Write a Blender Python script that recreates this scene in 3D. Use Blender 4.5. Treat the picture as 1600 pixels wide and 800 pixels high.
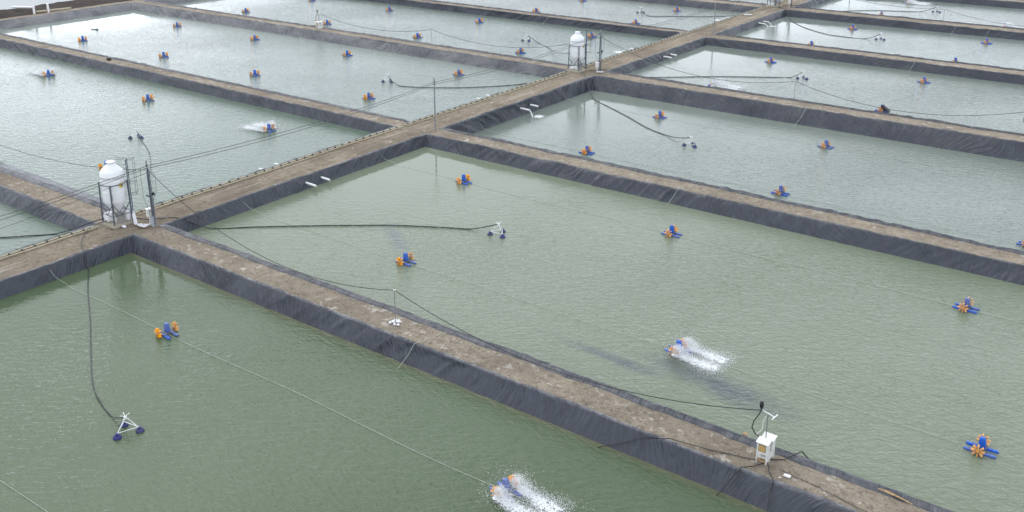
import bpy, bmesh, math, random
import numpy as np
from mathutils import Vector, Matrix
R = math.radians
PI = math.pi
random.seed(7)
rng = np.random.default_rng(11)
scene = bpy.context.scene
for o in list(bpy.data.objects):
    bpy.data.objects.remove(o)
C = scene.collection

# ------------------------------------------------------------------ camera
cam_d = bpy.data.cameras.new('camera')
cam = bpy.data.objects.new('camera', cam_d)
C.objects.link(cam)
scene.camera = cam
yaw, pitch, roll = R(37.34819178), R(18.66126827), R(-0.27072196)
fpx, cx, cy = 1534.874, 770.866, 269.993
fwd = Vector((0, math.cos(pitch), -math.sin(pitch)))
rgt = Vector((1, 0, 0))
up = rgt.cross(fwd)
r2 = math.cos(roll) * rgt + math.sin(roll) * up
u2 = -math.sin(roll) * rgt + math.cos(roll) * up
m3 = Matrix((r2, u2, -fwd)).transposed()
m3 = Matrix.Rotation(yaw, 3, 'Z') @ m3
cam.matrix_world = Matrix.Translation((0, 0, 30)) @ m3.to_4x4()
cam_d.sensor_fit = 'HORIZONTAL'
cam_d.sensor_width = 36
cam_d.lens = fpx / 1600 * 36
cam_d.shift_x = (800 - cx) / 1600
cam_d.shift_y = -(400 - cy) / 1600
cam_d.clip_start = 0.5
cam_d.clip_end = 9000
scene.render.resolution_x = 1024
scene.render.resolution_y = 512

# ------------------------------------------------------------------ sky and sun
SKY_RIM, SKY_GAP = 0.65, 1.0
SUN_EL, SUN_AZ = 52, -70          # azimuth clockwise from +Y
world = bpy.data.worlds.new('World')
scene.world = world
world.use_nodes = True
nt = world.node_tree
nt.nodes.clear()
wo = nt.nodes.new('ShaderNodeOutputWorld')
bg = nt.nodes.new('ShaderNodeBackground')
sky = nt.nodes.new('ShaderNodeTexSky')
sky.sky_type = 'NISHITA'
sky.sun_disc = False
sky.sun_elevation = R(SUN_EL)
sky.sun_rotation = R(SUN_AZ)
sky.air_density = 1.0
sky.dust_density = 4.0
sky.ozone_density = 1.0
hs = nt.nodes.new('ShaderNodeHueSaturation')
hs.inputs['Saturation'].default_value = 0.30
nt.links.new(sky.outputs[0], hs.inputs['Color'])
# cloud deck: an even, faintly mottled white over the whole dome
tc = nt.nodes.new('ShaderNodeTexCoord')
nz = nt.nodes.new('ShaderNodeTexNoise')
nz.inputs['Scale'].default_value = 2.2
nz.inputs['Detail'].default_value = 4
cr = nt.nodes.new('ShaderNodeValToRGB')
cr.color_ramp.elements[0].position = 0.3
cr.color_ramp.elements[0].color = (5.8, 6.3, 7.1, 1)
cr.color_ramp.elements[1].position = 0.7
cr.color_ramp.elements[1].color = (7.9, 8.3, 9.0, 1)
mxw = nt.nodes.new('ShaderNodeMixRGB')
mxw.inputs[0].default_value = 0.9
nt.links.new(tc.outputs['Generated'], nz.inputs['Vector'])
nt.links.new(nz.outputs['Fac'], cr.inputs[0])
nt.links.new(hs.outputs[0], mxw.inputs[1])
nt.links.new(cr.outputs[0], mxw.inputs[2])
# brighter breaks low in the cloud deck: a pale rim round the horizon and one strong gap to the left
def wmath(op, a, b=None, c=None):
    n = nt.nodes.new('ShaderNodeMath'); n.operation = op
    for i, v in enumerate((a, b, c)):
        if v is None: continue
        if hasattr(v, 'links'): nt.links.new(v, n.inputs[i])
        else: n.inputs[i].default_value = v
    return n.outputs[0]
def wlobe(az, el, half, soft, amt):
    d = (math.sin(R(az)) * math.cos(R(el)), math.cos(R(az)) * math.cos(R(el)), math.sin(R(el)))
    n = nt.nodes.new('ShaderNodeVectorMath'); n.operation = 'DOT_PRODUCT'
    nrm = nt.nodes.new('ShaderNodeVectorMath'); nrm.operation = 'NORMALIZE'
    nt.links.new(tc.outputs['Generated'], nrm.inputs[0]); nt.links.new(nrm.outputs[0], n.inputs[0])
    n.inputs[1].default_value = d
    m = nt.nodes.new('ShaderNodeMapRange'); m.interpolation_type = 'SMOOTHSTEP'
    nt.links.new(n.outputs['Value'], m.inputs['Value'])
    m.inputs['From Min'].default_value = math.cos(R(half + soft)); m.inputs['From Max'].default_value = math.cos(R(max(0, half - soft)))
    m.inputs['To Min'].default_value = 0; m.inputs['To Max'].default_value = amt
    return m.outputs[0]
sepw = nt.nodes.new('ShaderNodeSeparateXYZ')
nt.links.new(tc.outputs['Generated'], sepw.inputs[0])
rim = nt.nodes.new('ShaderNodeMapRange'); rim.interpolation_type = 'SMOOTHSTEP'
nt.links.new(sepw.outputs['Z'], rim.inputs['Value'])
rim.inputs['From Min'].default_value = 0.75; rim.inputs['From Max'].default_value = 0.05
rim.inputs['To Min'].default_value = 0; rim.inputs['To Max'].default_value = SKY_RIM
gain = wmath('ADD', wmath('ADD', rim.outputs[0], 1.0), wlobe(-60, 2, 8.6, 1.0, SKY_GAP))
gm = nt.nodes.new('ShaderNodeVectorMath'); gm.operation = 'SCALE'
nt.links.new(mxw.outputs[0], gm.inputs[0]); nt.links.new(gain, gm.inputs['Scale'])
nt.links.new(gm.outputs[0], bg.inputs['Color'])
bg.inputs['Strength'].default_value = 0.112
nt.links.new(bg.outputs[0], wo.inputs['Surface'])

sl = bpy.data.lights.new('sun', 'SUN')
sl.energy = 0.5
sl.angle = R(40)
sl.color = (1.0, 0.965, 0.91)
sun = bpy.data.objects.new('sun', sl)
C.objects.link(sun)
sd = Vector((math.sin(R(SUN_AZ)) * math.cos(R(SUN_EL)), math.cos(R(SUN_AZ)) * math.cos(R(SUN_EL)), math.sin(R(SUN_EL))))
sun.rotation_euler = sd.to_track_quat('Z', 'Y').to_euler()
sun.location = (0, 0, 80)

scene.view_settings.view_transform = 'Standard'
scene.view_settings.look = 'None'
scene.view_settings.gamma = 1
scene.view_settings.use_curve_mapping = False
scene.view_settings.exposure = 0.56

# ------------------------------------------------------------------ helpers
def tag(o, label=None, cat=None, group=None, kind=None):
    if label: o['label'] = label
    if cat: o['category'] = cat
    if group: o['group'] = group
    if kind: o['kind'] = kind
    return o

def link(name, me, mat=None, parent=None, smooth=False):
    o = bpy.data.objects.new(name, me)
    C.objects.link(o)
    if mat:
        me.materials.append(mat)
    if parent:
        o.parent = parent
    if smooth:
        me.polygons.foreach_set('use_smooth', [True] * len(me.polygons))
    return o

def empty(name, loc, rz=0):
    o = bpy.data.objects.new(name, None)
    o.empty_display_size = 0.3
    C.objects.link(o)
    o.location = loc
    o.rotation_euler = (0, 0, rz)
    return o

def thing(name, label, cat, loc=(0, 0, 0), rz=0, group=None):
    return tag(empty(name, loc, rz), label, cat, group)

def kids(o):
    return [c for c in C.objects if c.parent == o]

def copy_tree(o, parent=None):
    c = o.copy()
    C.objects.link(c)
    c.parent = parent
    for ch in KIDS.get(o.name, []):
        copy_tree(ch, c)
    return c
KIDS = {}
def index_kids():
    KIDS.clear()
    for c in C.objects:
        if c.parent:
            KIDS.setdefault(c.parent.name, []).append(c)

class MB:
    """collects shapes, builds one mesh"""
    def __init__(s):
        s.v = []; s.f = []
    def add(s, vs, fs):
        n = len(s.v)
        s.v += [tuple(p) for p in vs]
        s.f += [tuple(i + n for i in q) for q in fs]
        return s
    def box(s, c, d, rot=None, taper=1.0):
        x, y, z = d[0] / 2, d[1] / 2, d[2] / 2
        vs = []
        for k, sz in ((-1, 1), (1, taper)):
            for a, b in ((-1, -1), (1, -1), (1, 1), (-1, 1)):
                p = Vector((a * x * sz, b * y * sz, k * z))
                if rot is not None: p = rot @ p
                vs.append(p + Vector(c))
        return s.add(vs, [(3, 2, 1, 0), (4, 5, 6, 7), (0, 1, 5, 4), (1, 2, 6, 5), (2, 3, 7, 6), (3, 0, 4, 7)])
    def bar(s, a, b, w, d=None):
        a, b = Vector(a), Vector(b)
        q = (b - a).to_track_quat('Z', 'Y').to_matrix()
        return s.box((a + b) / 2, (w, d or w, (b - a).length), q)
    def tube(s, pts, r, n=8, cap=True):
        pts = [Vector(p) for p in pts]
        rs = r if isinstance(r, (list, tuple)) else [r] * len(pts)
        vs = []; fs = []
        ref = None
        for i, p in enumerate(pts):
            t = (pts[min(i + 1, len(pts) - 1)] - pts[max(i - 1, 0)])
            t = t.normalized() if t.length > 1e-9 else Vector((0, 0, 1))
            if ref is None:
                ref = t.orthogonal().normalized()
            ref = (ref - t * ref.dot(t))
            ref = ref.normalized() if ref.length > 1e-6 else t.orthogonal().normalized()
            bn = t.cross(ref)
            for k in range(n):
                a = 2 * PI * k / n
                vs.append(p + (ref * math.cos(a) + bn * math.sin(a)) * rs[i])
        for i in range(len(pts) - 1):
            for k in range(n):
                k2 = (k + 1) % n
                fs.append((i * n + k, i * n + k2, (i + 1) * n + k2, (i + 1) * n + k))
        if cap:
            fs.append(tuple(range(n - 1, -1, -1)))
            m = (len(pts) - 1) * n
            fs.append(tuple(range(m, m + n)))
        return s.add(vs, fs)
    def lathe(s, prof, c=(0, 0, 0), n=32):
        vs = []; fs = []
        for (r, z) in prof:
            for k in range(n):
                a = 2 * PI * k / n
                vs.append((c[0] + r * math.cos(a), c[1] + r * math.sin(a), c[2] + z))
        for i in range(len(prof) - 1):
            for k in range(n):
                k2 = (k + 1) % n
                fs.append((i * n + k, i * n + k2, (i + 1) * n + k2, (i + 1) * n + k))
        if prof[0][0] > 1e-4: fs.append(tuple(range(n - 1, -1, -1)))
        if prof[-1][0] > 1e-4:
            m = (len(prof) - 1) * n
            fs.append(tuple(range(m, m + n)))
        return s.add(vs, fs)
    def build(s, name, mat, parent=None, smooth=False, bevel=0):
        me = bpy.data.meshes.new(name)
        me.from_pydata(s.v, [], s.f)
        if bevel:
            bm = bmesh.new(); bm.from_mesh(me)
            bmesh.ops.bevel(bm, geom=list(bm.edges), offset=bevel, segments=2, profile=0.6, affect='EDGES')
            bm.to_mesh(me); bm.free()
        o = link(name, me, mat, parent)
        if smooth:
            me.polygons.foreach_set('use_smooth', [True] * len(me.polygons))
            me.set_sharp_from_angle(angle=R(40))
        return o

# value noise, vectorised
_T = rng.random((256, 256))
def vn(x, y):
    x = np.asarray(x, float); y = np.asarray(y, float)
    xi = np.floor(x).astype(int); yi = np.floor(y).astype(int)
    fx = x - xi; fy = y - yi
    fx = fx * fx * (3 - 2 * fx); fy = fy * fy * (3 - 2 * fy)
    a = _T[xi & 255, yi & 255]; b = _T[(xi + 1) & 255, yi & 255]
    c = _T[xi & 255, (yi + 1) & 255]; d = _T[(xi + 1) & 255, (yi + 1) & 255]
    return (a * (1 - fx) + b * fx) * (1 - fy) + (c * (1 - fx) + d * fx) * fy * 1.0
def fbm(x, y, o=4):
    s = 0; a = 0.5; t = 0
    for k in range(o):
        s = s + a * vn(x * 2 ** k + 17.3 * k, y * 2 ** k + 9.1 * k); t += a; a *= 0.5
    return s / t - 0.5
def sstep(a, b, x):
    t = np.clip((x - a) / (b - a), 0, 1)
    return t * t * (3 - 2 * t)

def grid_mesh(name, P, mat, uv=None, smooth=True, parent=None, closed=False):
    """P: (ni, nj, 3) array -> one mesh"""
    ni, nj = P.shape[:2]
    me = bpy.data.meshes.new(name)
    idx = np.arange(ni * nj).reshape(ni, nj)
    if closed:
        a = idx; b = np.roll(idx, -1, axis=0)
    else:
        a = idx[:-1]; b = idx[1:]
    F = np.stack([a[:, :-1], b[:, :-1], b[:, 1:], a[:, 1:]], -1).reshape(-1, 4)
    me.vertices.add(ni * nj)
    me.vertices.foreach_set('co', P.reshape(-1).astype(np.float32))
    me.loops.add(F.size)
    me.loops.foreach_set('vertex_index', F.reshape(-1).astype(np.int32))
    me.polygons.add(len(F))
    me.polygons.foreach_set('loop_start', np.arange(0, F.size, 4, dtype=np.int32))
    me.polygons.foreach_set('loop_total', np.full(len(F), 4, dtype=np.int32))
    if smooth:
        me.polygons.foreach_set('use_smooth', np.ones(len(F), dtype=bool))
    if uv is not None:
        lay = me.uv_layers.new(name='UVMap')
        U = uv.reshape(-1, 2)[F.reshape(-1)]
        lay.data.foreach_set('uv', U.reshape(-1).astype(np.float32))
    me.update(); me.validate()
    return link(name, me, mat, parent)

# ------------------------------------------------------------------ materials
def mat(name, col, rough=0.6, metal=0.0, spec=0.5, var=0.12, vscale=6.0, bump=0.0, bscale=30.0):
    m = bpy.data.materials.new(name)
    m.use_nodes = True
    t = m.node_tree
    b = t.nodes['Principled BSDF']
    b.inputs['Roughness'].default_value = rough
    b.inputs['Metallic'].default_value = metal
    b.inputs['Specular IOR Level'].default_value = spec
    g = t.nodes.new('ShaderNodeTexCoord')
    n = t.nodes.new('ShaderNodeTexNoise')
    n.inputs['Scale'].default_value = vscale
    n.inputs['Detail'].default_value = 5
    t.links.new(g.outputs['Object'], n.inputs['Vector'])
    r = t.nodes.new('ShaderNodeValToRGB')
    r.color_ramp.elements[0].position = 0.3
    r.color_ramp.elements[1].position = 0.7
    r.color_ramp.elements[0].color = tuple(c * (1 - var) for c in col) + (1,)
    r.color_ramp.elements[1].color = tuple(min(1, c * (1 + var)) for c in col) + (1,)
    t.links.new(n.outputs['Fac'], r.inputs[0])
    t.links.new(r.outputs[0], b.inputs['Base Color'])
    if bump:
        n2 = t.nodes.new('ShaderNodeTexNoise')
        n2.inputs['Scale'].default_value = bscale
        t.links.new(g.outputs['Object'], n2.inputs['Vector'])
        bp = t.nodes.new('ShaderNodeBump')
        bp.inputs['Strength'].default_value = bump
        bp.inputs['Distance'].default_value = 0.02
        t.links.new(n2.outputs['Fac'], bp.inputs['Height'])
        t.links.new(bp.outputs[0], b.inputs['Normal'])
    return m

M = {}
M['blue'] = mat('blue_plastic', (0.012, 0.10, 0.50), 0.38)
M['navy'] = mat('navy_plastic', (0.016, 0.022, 0.13), 0.45)
M['orange'] = mat('orange_plastic', (0.85, 0.36, 0.020), 0.45, var=0.2)
M['steel'] = mat('galvanised_steel', (0.30, 0.31, 0.33), 0.5, 0.6)
M['darksteel'] = mat('painted_steel', (0.10, 0.12, 0.155), 0.5, 0.2)
M['white'] = mat('white_plastic', (0.78, 0.78, 0.77), 0.35, var=0.05)
M['silo'] = mat('white_fibreglass', (0.80, 0.81, 0.83), 0.35, var=0.05, vscale=1.5, bump=0.1, bscale=6)
M['rope'] = mat('pale_rope', (0.46, 0.50, 0.43), 0.8)
M['cable'] = mat('black_cable', (0.018, 0.019, 0.020), 0.5)
M['hose'] = mat('black_hose', (0.022, 0.026, 0.028), 0.45)
M['beige'] = mat('beige_pipe', (0.42, 0.38, 0.27), 0.6, var=0.25)
M['wood'] = mat('weathered_wood', (0.40, 0.27, 0.14), 0.8, var=0.3)
M['concrete'] = mat('concrete', (0.36, 0.33, 0.26), 0.85, var=0.15, bump=0.3)
M['greyconc'] = mat('grey_concrete', (0.36, 0.38, 0.40), 0.85, var=0.15, bump=0.3)
M['cloth'] = mat('white_woven_plastic', (0.74, 0.74, 0.76), 0.7, var=0.1, bump=0.5, bscale=9)
M['cab'] = mat('cabinet_white', (0.66, 0.66, 0.63), 0.5, var=0.08)
M['panel'] = mat('cabinet_window_amber', (0.50, 0.33, 0.12), 0.35, var=0.12)
M['black'] = mat('black_rubber', (0.012, 0.012, 0.013), 0.6)
M['grey'] = mat('grey_box', (0.27, 0.26, 0.25), 0.55)
M['olive'] = mat('olive_hose', (0.16, 0.14, 0.05), 0.6)
M['drop'] = mat('white_spray', (0.92, 0.93, 0.94), 0.35, var=0.03)
M['yellow'] = mat('yellow_decal', (0.75, 0.55, 0.05), 0.5)

for nm in ('blue', 'orange', 'navy'):       # each moulding weathered a little differently
    t = M[nm].node_tree; b = t.nodes['Principled BSDF']
    lk = b.inputs['Base Color'].links[0]; src = lk.from_socket
    oi = t.nodes.new('ShaderNodeObjectInfo'); mr = t.nodes.new('ShaderNodeMapRange')
    mr.inputs['To Min'].default_value = 0.72; mr.inputs['To Max'].default_value = 1.12
    t.links.new(oi.outputs['Random'], mr.inputs['Value'])
    h = t.nodes.new('ShaderNodeHueSaturation'); t.links.new(src, h.inputs['Color']); t.links.new(mr.outputs[0], h.inputs['Value']); t.links.new(mr.outputs[0], h.inputs['Saturation'])
    gm_ = t.nodes.new('ShaderNodeTexNoise'); gm_.inputs['Scale'].default_value = 7; gm_.inputs['Detail'].default_value = 6
    cr_ = t.nodes.new('ShaderNodeValToRGB'); cr_.color_ramp.elements[0].position = 0.55; cr_.color_ramp.elements[1].position = 0.7
    cr_.color_ramp.elements[1].color = (0.6, 0.6, 0.6, 1)
    mx_ = t.nodes.new('ShaderNodeMixRGB'); mx_.inputs[2].default_value = (0.16, 0.15, 0.10, 1)
    t.links.new(gm_.outputs['Fac'], cr_.inputs[0]); t.links.new(cr_.outputs[0], mx_.inputs[0]); t.links.new(h.outputs[0], mx_.inputs[1])
    t.links.new(mx_.outputs[0], b.inputs['Base Color'])

def N(t, typ, **kw):
    n = t.nodes.new(typ)
    for k, v in kw.items():
        if k in n.inputs: n.inputs[k].default_value = v
        else: setattr(n, k, v)
    return n

def ramp(t, src, p0, c0, p1, c1):
    r = t.nodes.new('ShaderNodeValToRGB')
    r.color_ramp.elements[0].position = p0
    r.color_ramp.elements[1].position = p1
    r.color_ramp.elements[0].color = c0 if len(c0) == 4 else tuple(c0) + (1,)
    r.color_ramp.elements[1].color = c1 if len(c1) == 4 else tuple(c1) + (1,)
    t.links.new(src, r.inputs[0])
    return r.outputs[0]

def mixc(t, fac, a, b):
    m = t.nodes.new('ShaderNodeMixRGB')
    for i, s in ((0, fac), (1, a), (2, b)):
        if hasattr(s, 'links'): t.links.new(s, m.inputs[i])
        elif i == 0: m.inputs[0].default_value = s
        else: m.inputs[i].default_value = tuple(s) + (1,)
    return m.outputs[0]

def mth(t, op, a, b=None, c=None):
    m = t.nodes.new('ShaderNodeMath'); m.operation = op
    for i, s in enumerate((a, b, c)):
        if s is None: continue
        if hasattr(s, 'links'): t.links.new(s, m.inputs[i])
        else: m.inputs[i].default_value = s
    return m.outputs[0]

def earth_mat(name, base, dark, pale, pale_amt=0.66, tracks=False):
    m = bpy.data.materials.new(name); m.use_nodes = True
    t = m.node_tree; b = t.nodes['Principled BSDF']
    b.inputs['Roughness'].default_value = 0.95
    b.inputs['Specular IOR Level'].default_value = 0.15
    g = t.nodes.new('ShaderNodeTexCoord').outputs['Object']
    def noise(sc, det=6, rough=0.6, vec=g):
        n = N(t, 'ShaderNodeTexNoise', Scale=sc, Detail=det, Roughness=rough)
        t.links.new(vec, n.inputs['Vector']); return n.outputs['Fac']
    c = mixc(t, ramp(t, noise(0.7), 0.35, (0, 0, 0), 0.65, (1, 1, 1)), tuple(x * 0.86 for x in base), tuple(x * 1.12 for x in base))
    # damp crumbly clods
    c = mixc(t, ramp(t, noise(2.2, 8, 0.72), 0.50, (0, 0, 0), 0.62, (0.65,) * 3), c, dark)
    c = mixc(t, ramp(t, noise(9.0, 4, 0.7), 0.56, (0, 0, 0), 0.66, (0.8,) * 3), c, tuple(x * 0.7 for x in dark))
    # bleached dried mud
    zone = ramp(t, noise(0.16, 3), 0.40, (0.12,) * 3, 0.58, (1, 1, 1))
    c = mixc(t, mth(t, 'MULTIPLY', ramp(t, noise(0.10, 4), 0.48, (0, 0, 0), 0.62, (0.55,) * 3), 1.0), c, dark)
    c = mixc(t, mth(t, 'MULTIPLY', zone, ramp(t, noise(0.95, 7, 0.62), pale_amt, (0, 0, 0), pale_amt + 0.06, (0.9,) * 3)), c, pale)
    c = mixc(t, mth(t, 'MULTIPLY', zone, ramp(t, noise(2.3, 5, 0.6), pale_amt + 0.03, (0, 0, 0), pale_amt + 0.07, (0.8,) * 3)), c, pale)
    if tracks:
        mp = t.nodes.new('ShaderNodeMapping'); mp.inputs['Scale'].default_value = (2.2, 0.09, 1)
        t.links.new(g, mp.inputs['Vector'])
        tr = noise(1.0, 5, 0.6, mp.outputs[0])
        c = mixc(t, ramp(t, tr, 0.58, (0, 0, 0), 0.68, (0.7,) * 3), c, pale)
        c = mixc(t, ramp(t, tr, 0.30, (0.75,) * 3, 0.42, (0, 0, 0)), c, dark)
    t.links.new(c, b.inputs['Base Color'])
    h = mth(t, 'ADD', noise(6, 8, 0.7), mth(t, 'MULTIPLY', noise(25, 3), 0.4))
    bp = N(t, 'ShaderNodeBump', Strength=1.0, Distance=0.2)
    t.links.new(h, bp.inputs['Height'])
    t.links.new(bp.outputs[0], b.inputs['Normal'])
    return m

M['earth'] = earth_mat('dike_earth', (0.395, 0.335, 0.26), (0.20, 0.165, 0.125), (0.60, 0.55, 0.48), 0.585)
M['road'] = earth_mat('road_earth', (0.36, 0.30, 0.225), (0.18, 0.15, 0.115), (0.56, 0.52, 0.46), 0.62, True)
M['darksoil'] = earth_mat('dark_bank_soil', (0.085, 0.070, 0.062), (0.035, 0.03, 0.028), (0.15, 0.13, 0.12), 0.62)

def liner_mat(name, base, sheen=0.3):
    m = bpy.data.materials.new(name); m.use_nodes = True
    t = m.node_tree; b = t.nodes['Principled BSDF']
    b.inputs['Specular IOR Level'].default_value = 0.5
    uvn = t.nodes.new('ShaderNodeUVMap'); uvn.uv_map = 'UVMap'
    g = t.nodes.new('ShaderNodeTexCoord').outputs['Object']
    uv = uvn.outputs[0]
    # shear so the wrinkles run diagonally down the face
    sep = t.nodes.new('ShaderNodeSeparateXYZ'); t.links.new(uv, sep.inputs[0])
    big = N(t, 'ShaderNodeTexNoise', Scale=0.12, Detail=1); t.links.new(g, big.inputs['Vector'])
    sh = mth(t, 'MULTIPLY', mth(t, 'SUBTRACT', big.outputs['Fac'], 0.45), 7.0)
    xs = mth(t, 'ADD', sep.outputs[0], mth(t, 'MULTIPLY', sep.outputs[1], sh))
    def stretched(sx, sy, det=3):
        cb = t.nodes.new('ShaderNodeCombineXYZ')
        t.links.new(mth(t, 'MULTIPLY', xs, sx), cb.inputs[0])
        t.links.new(mth(t, 'MULTIPLY', sep.outputs[1], sy), cb.inputs[1])
        n = N(t, 'ShaderNodeTexNoise', Scale=1.0, Detail=det, Roughness=0.55)
        t.links.new(cb.outputs[0], n.inputs['Vector'])
        return n.outputs['Fac']
    a = stretched(2.6, 0.35); c = stretched(7.0, 0.7, 2)
    ridge = mth(t, 'ABSOLUTE', mth(t, 'SUBTRACT', a, 0.5))
    ridge = mth(t, 'SUBTRACT', 1.0, mth(t, 'MULTIPLY', ridge, 9.0)); ridge = mth(t, 'MAXIMUM', ridge, 0.0)
    patch = N(t, 'ShaderNodeTexNoise', Scale=0.35, Detail=3); t.links.new(g, patch.inputs['Vector'])
    pm = ramp(t, patch.outputs['Fac'], 0.42, (0.12,) * 3, 0.62, (1, 1, 1))
    h = mth(t, 'ADD', mth(t, 'MULTIPLY', ridge, 0.55), mth(t, 'MULTIPLY', c, 0.8))
    h = mth(t, 'MULTIPLY', h, pm)
    fine = N(t, 'ShaderNodeTexNoise', Scale=5, Detail=5); t.links.new(g, fine.inputs['Vector'])
    h = mth(t, 'ADD', h, mth(t, 'MULTIPLY', fine.outputs['Fac'], 0.25))
    bp = N(t, 'ShaderNodeBump', Strength=0.9, Distance=0.11)
    t.links.new(h, bp.inputs['Height'])
    t.links.new(bp.outputs[0], b.inputs['Normal'])
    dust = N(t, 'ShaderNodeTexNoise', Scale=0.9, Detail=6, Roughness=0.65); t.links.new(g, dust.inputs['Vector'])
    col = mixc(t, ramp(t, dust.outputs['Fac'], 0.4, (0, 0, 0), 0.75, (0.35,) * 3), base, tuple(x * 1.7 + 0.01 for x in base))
    stre = ramp(t, c, 0.42, (0.88,) * 3, 0.62, (1.22,) * 3)      # light and dark of the pleats painted into the colour
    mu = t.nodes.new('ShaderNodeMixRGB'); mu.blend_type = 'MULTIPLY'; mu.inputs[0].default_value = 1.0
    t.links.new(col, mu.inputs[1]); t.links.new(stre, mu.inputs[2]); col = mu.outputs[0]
    # weld seams between sheets
    sm = mth(t, 'FRACT', mth(t, 'DIVIDE', sep.outputs[0], 6.7))
    sm = mth(t, 'LESS_THAN', sm, 0.008)
    col = mixc(t, mth(t, 'MULTIPLY', sm, 0.6), col, tuple(x * 0.45 for x in base))
    # dried mud smears plus a painted crest highlight near the top hem (v from 0 hem .. )
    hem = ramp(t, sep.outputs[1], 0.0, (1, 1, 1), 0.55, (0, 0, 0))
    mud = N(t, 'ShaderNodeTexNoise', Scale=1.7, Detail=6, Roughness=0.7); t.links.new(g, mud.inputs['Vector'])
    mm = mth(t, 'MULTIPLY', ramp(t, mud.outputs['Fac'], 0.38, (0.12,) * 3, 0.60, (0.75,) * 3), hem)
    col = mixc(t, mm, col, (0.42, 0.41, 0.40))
    t.links.new(col, b.inputs['Base Color'])
    rg = ramp(t, fine.outputs['Fac'], 0.3, (sheen - 0.08,) * 3, 0.7, (sheen + 0.16,) * 3)
    t.links.new(rg, b.inputs['Roughness'])
    return m
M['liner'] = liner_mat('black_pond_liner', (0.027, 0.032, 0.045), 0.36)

def water_mat(name, deep, pale, calm_w=26, wave=1.0, plumes=(), calm_top=1.0, scum=0, rough=0.0):
    """object origin = the pond's upper-left (sheltered) corner"""
    m = bpy.data.materials.new(name); m.use_nodes = True
    t = m.node_tree; b = t.nodes['Principled BSDF']
    b.inputs['IOR'].default_value = 1.333
    b.inputs['Specular IOR Level'].default_value = 0.5
    g = t.nodes.new('ShaderNodeTexCoord').outputs['Object']
    def noise(sc, det=4, rough=0.55, vec=g, dist=0.0):
        n = N(t, 'ShaderNodeTexNoise', Scale=sc, Detail=det, Roughness=rough, Distortion=dist)
        t.links.new(vec, n.inputs['Vector']); return n.outputs['Fac']
    sep = t.nodes.new('ShaderNodeSeparateXYZ'); t.links.new(g, sep.inputs[0])
    col = mixc(t, ramp(t, noise(0.045, 4), 0.35, (0, 0, 0), 0.65, (1, 1, 1)), deep, pale)
    for (px, py, ax, sx, sy, cc, st) in plumes:       # silt plumes: position from origin, angle, half sizes
        dx = mth(t, 'SUBTRACT', sep.outputs[0], px); dy = mth(t, 'SUBTRACT', sep.outputs[1], py)
        ca, sa = math.cos(ax), math.sin(ax)
        u = mth(t, 'ADD', mth(t, 'MULTIPLY', dx, ca / sx), mth(t, 'MULTIPLY', dy, sa / sx))
        v = mth(t, 'ADD', mth(t, 'MULTIPLY', dx, -sa / sy), mth(t, 'MULTIPLY', dy, ca / sy))
        d = mth(t, 'SQRT', mth(t, 'ADD', mth(t, 'MULTIPLY', u, u), mth(t, 'MULTIPLY', v, v)))
        d = mth(t, 'ADD', d, mth(t, 'MULTIPLY', mth(t, 'SUBTRACT', noise(0.35, 4), 0.5), 1.3))
        col = mixc(t, ramp(t, d, 0.1, (st,) * 3, 1.0, (0, 0, 0)), col, cc)
    if scum:      # brown silt and algae clinging along the near dike's waterline
        e_ = mth(t, 'ADD', mth(t, 'MULTIPLY', sep.outputs[1], -1.0), mth(t, 'MULTIPLY', mth(t, 'SUBTRACT', noise(1.6, 6, 0.7), 0.5), 1.6))
        col = mixc(t, ramp(t, e_, 0.30, (0.5,) * 3, 1.0, (0, 0, 0)), col, (0.16, 0.135, 0.09))
    t.links.new(col, b.inputs['Base Color'])
    # wind shelter below the upwind banks: x grows away from the left bank, -y away from the top bank
    dist = mth(t, 'ADD', sep.outputs[0], mth(t, 'MULTIPLY', sep.outputs[1], -1.0 * calm_top))
    dist = mth(t, 'ADD', dist, mth(t, 'MULTIPLY', mth(t, 'SUBTRACT', noise(0.12, 3), 0.5), 16))
    rough_mask = ramp(t, mth(t, 'DIVIDE', dist, calm_w * 2.0), 0.18, (0.05,) * 3, 0.62, (1, 1, 1))
    gust = ramp(t, noise(0.07, 3), 0.35, (0.65,) * 3, 0.65, (1, 1, 1))
    amp = mth(t, 'MULTIPLY', rough_mask, gust)
    def waves(rot, sx, sy, dist_=0.6, det=3):
        mp = t.nodes.new('ShaderNodeMapping'); mp.vector_type = 'TEXTURE'
        mp.inputs['Rotation'].default_value = (0, 0, R(rot))
        mp.inputs['Scale'].default_value = (1 / sx, 1 / sy, 1)
        t.links.new(g, mp.inputs['Vector'])
        return noise(1.0, det, 0.5, mp.outputs[0], dist_)
    h = mth(t, 'ADD', mth(t, 'MULTIPLY', waves(38, 1.05, 3.0), 1.0), mth(t, 'MULTIPLY', waves(-8, 1.5, 3.9), 0.8))
    h = mth(t, 'ADD', h, mth(t, 'MULTIPLY', waves(70, 3.6, 6.5, 0.3, 2), 0.2))
    h = mth(t, 'MULTIPLY', h, amp)
    bp = N(t, 'ShaderNodeBump', Strength=1.0, Distance=0.085 * wave)
    t.links.new(h, bp.inputs['Height'])
    t.links.new(bp.outputs[0], b.inputs['Normal'])
    t.links.new(mth(t, 'ADD', mth(t, 'MULTIPLY', amp, 0.035), 0.015 + rough), b.inputs['Roughness'])
    return m

# ------------------------------------------------------------------ layout (metres)
ROWS = [  # water y0, y1 of each row of ponds, near to far
    (9.3, 38.6), (43.3, 73.1), (77.7, 105.8), (111.6, 139.2), (144.3, 171.5), (177.2, 204.6), (210.4, 238.0)]
RX = (-64.7, 29.0)
LX = (-166.3, -70.75)
ROAD = (-69.55, -65.5)
CREST = 1.0
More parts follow.
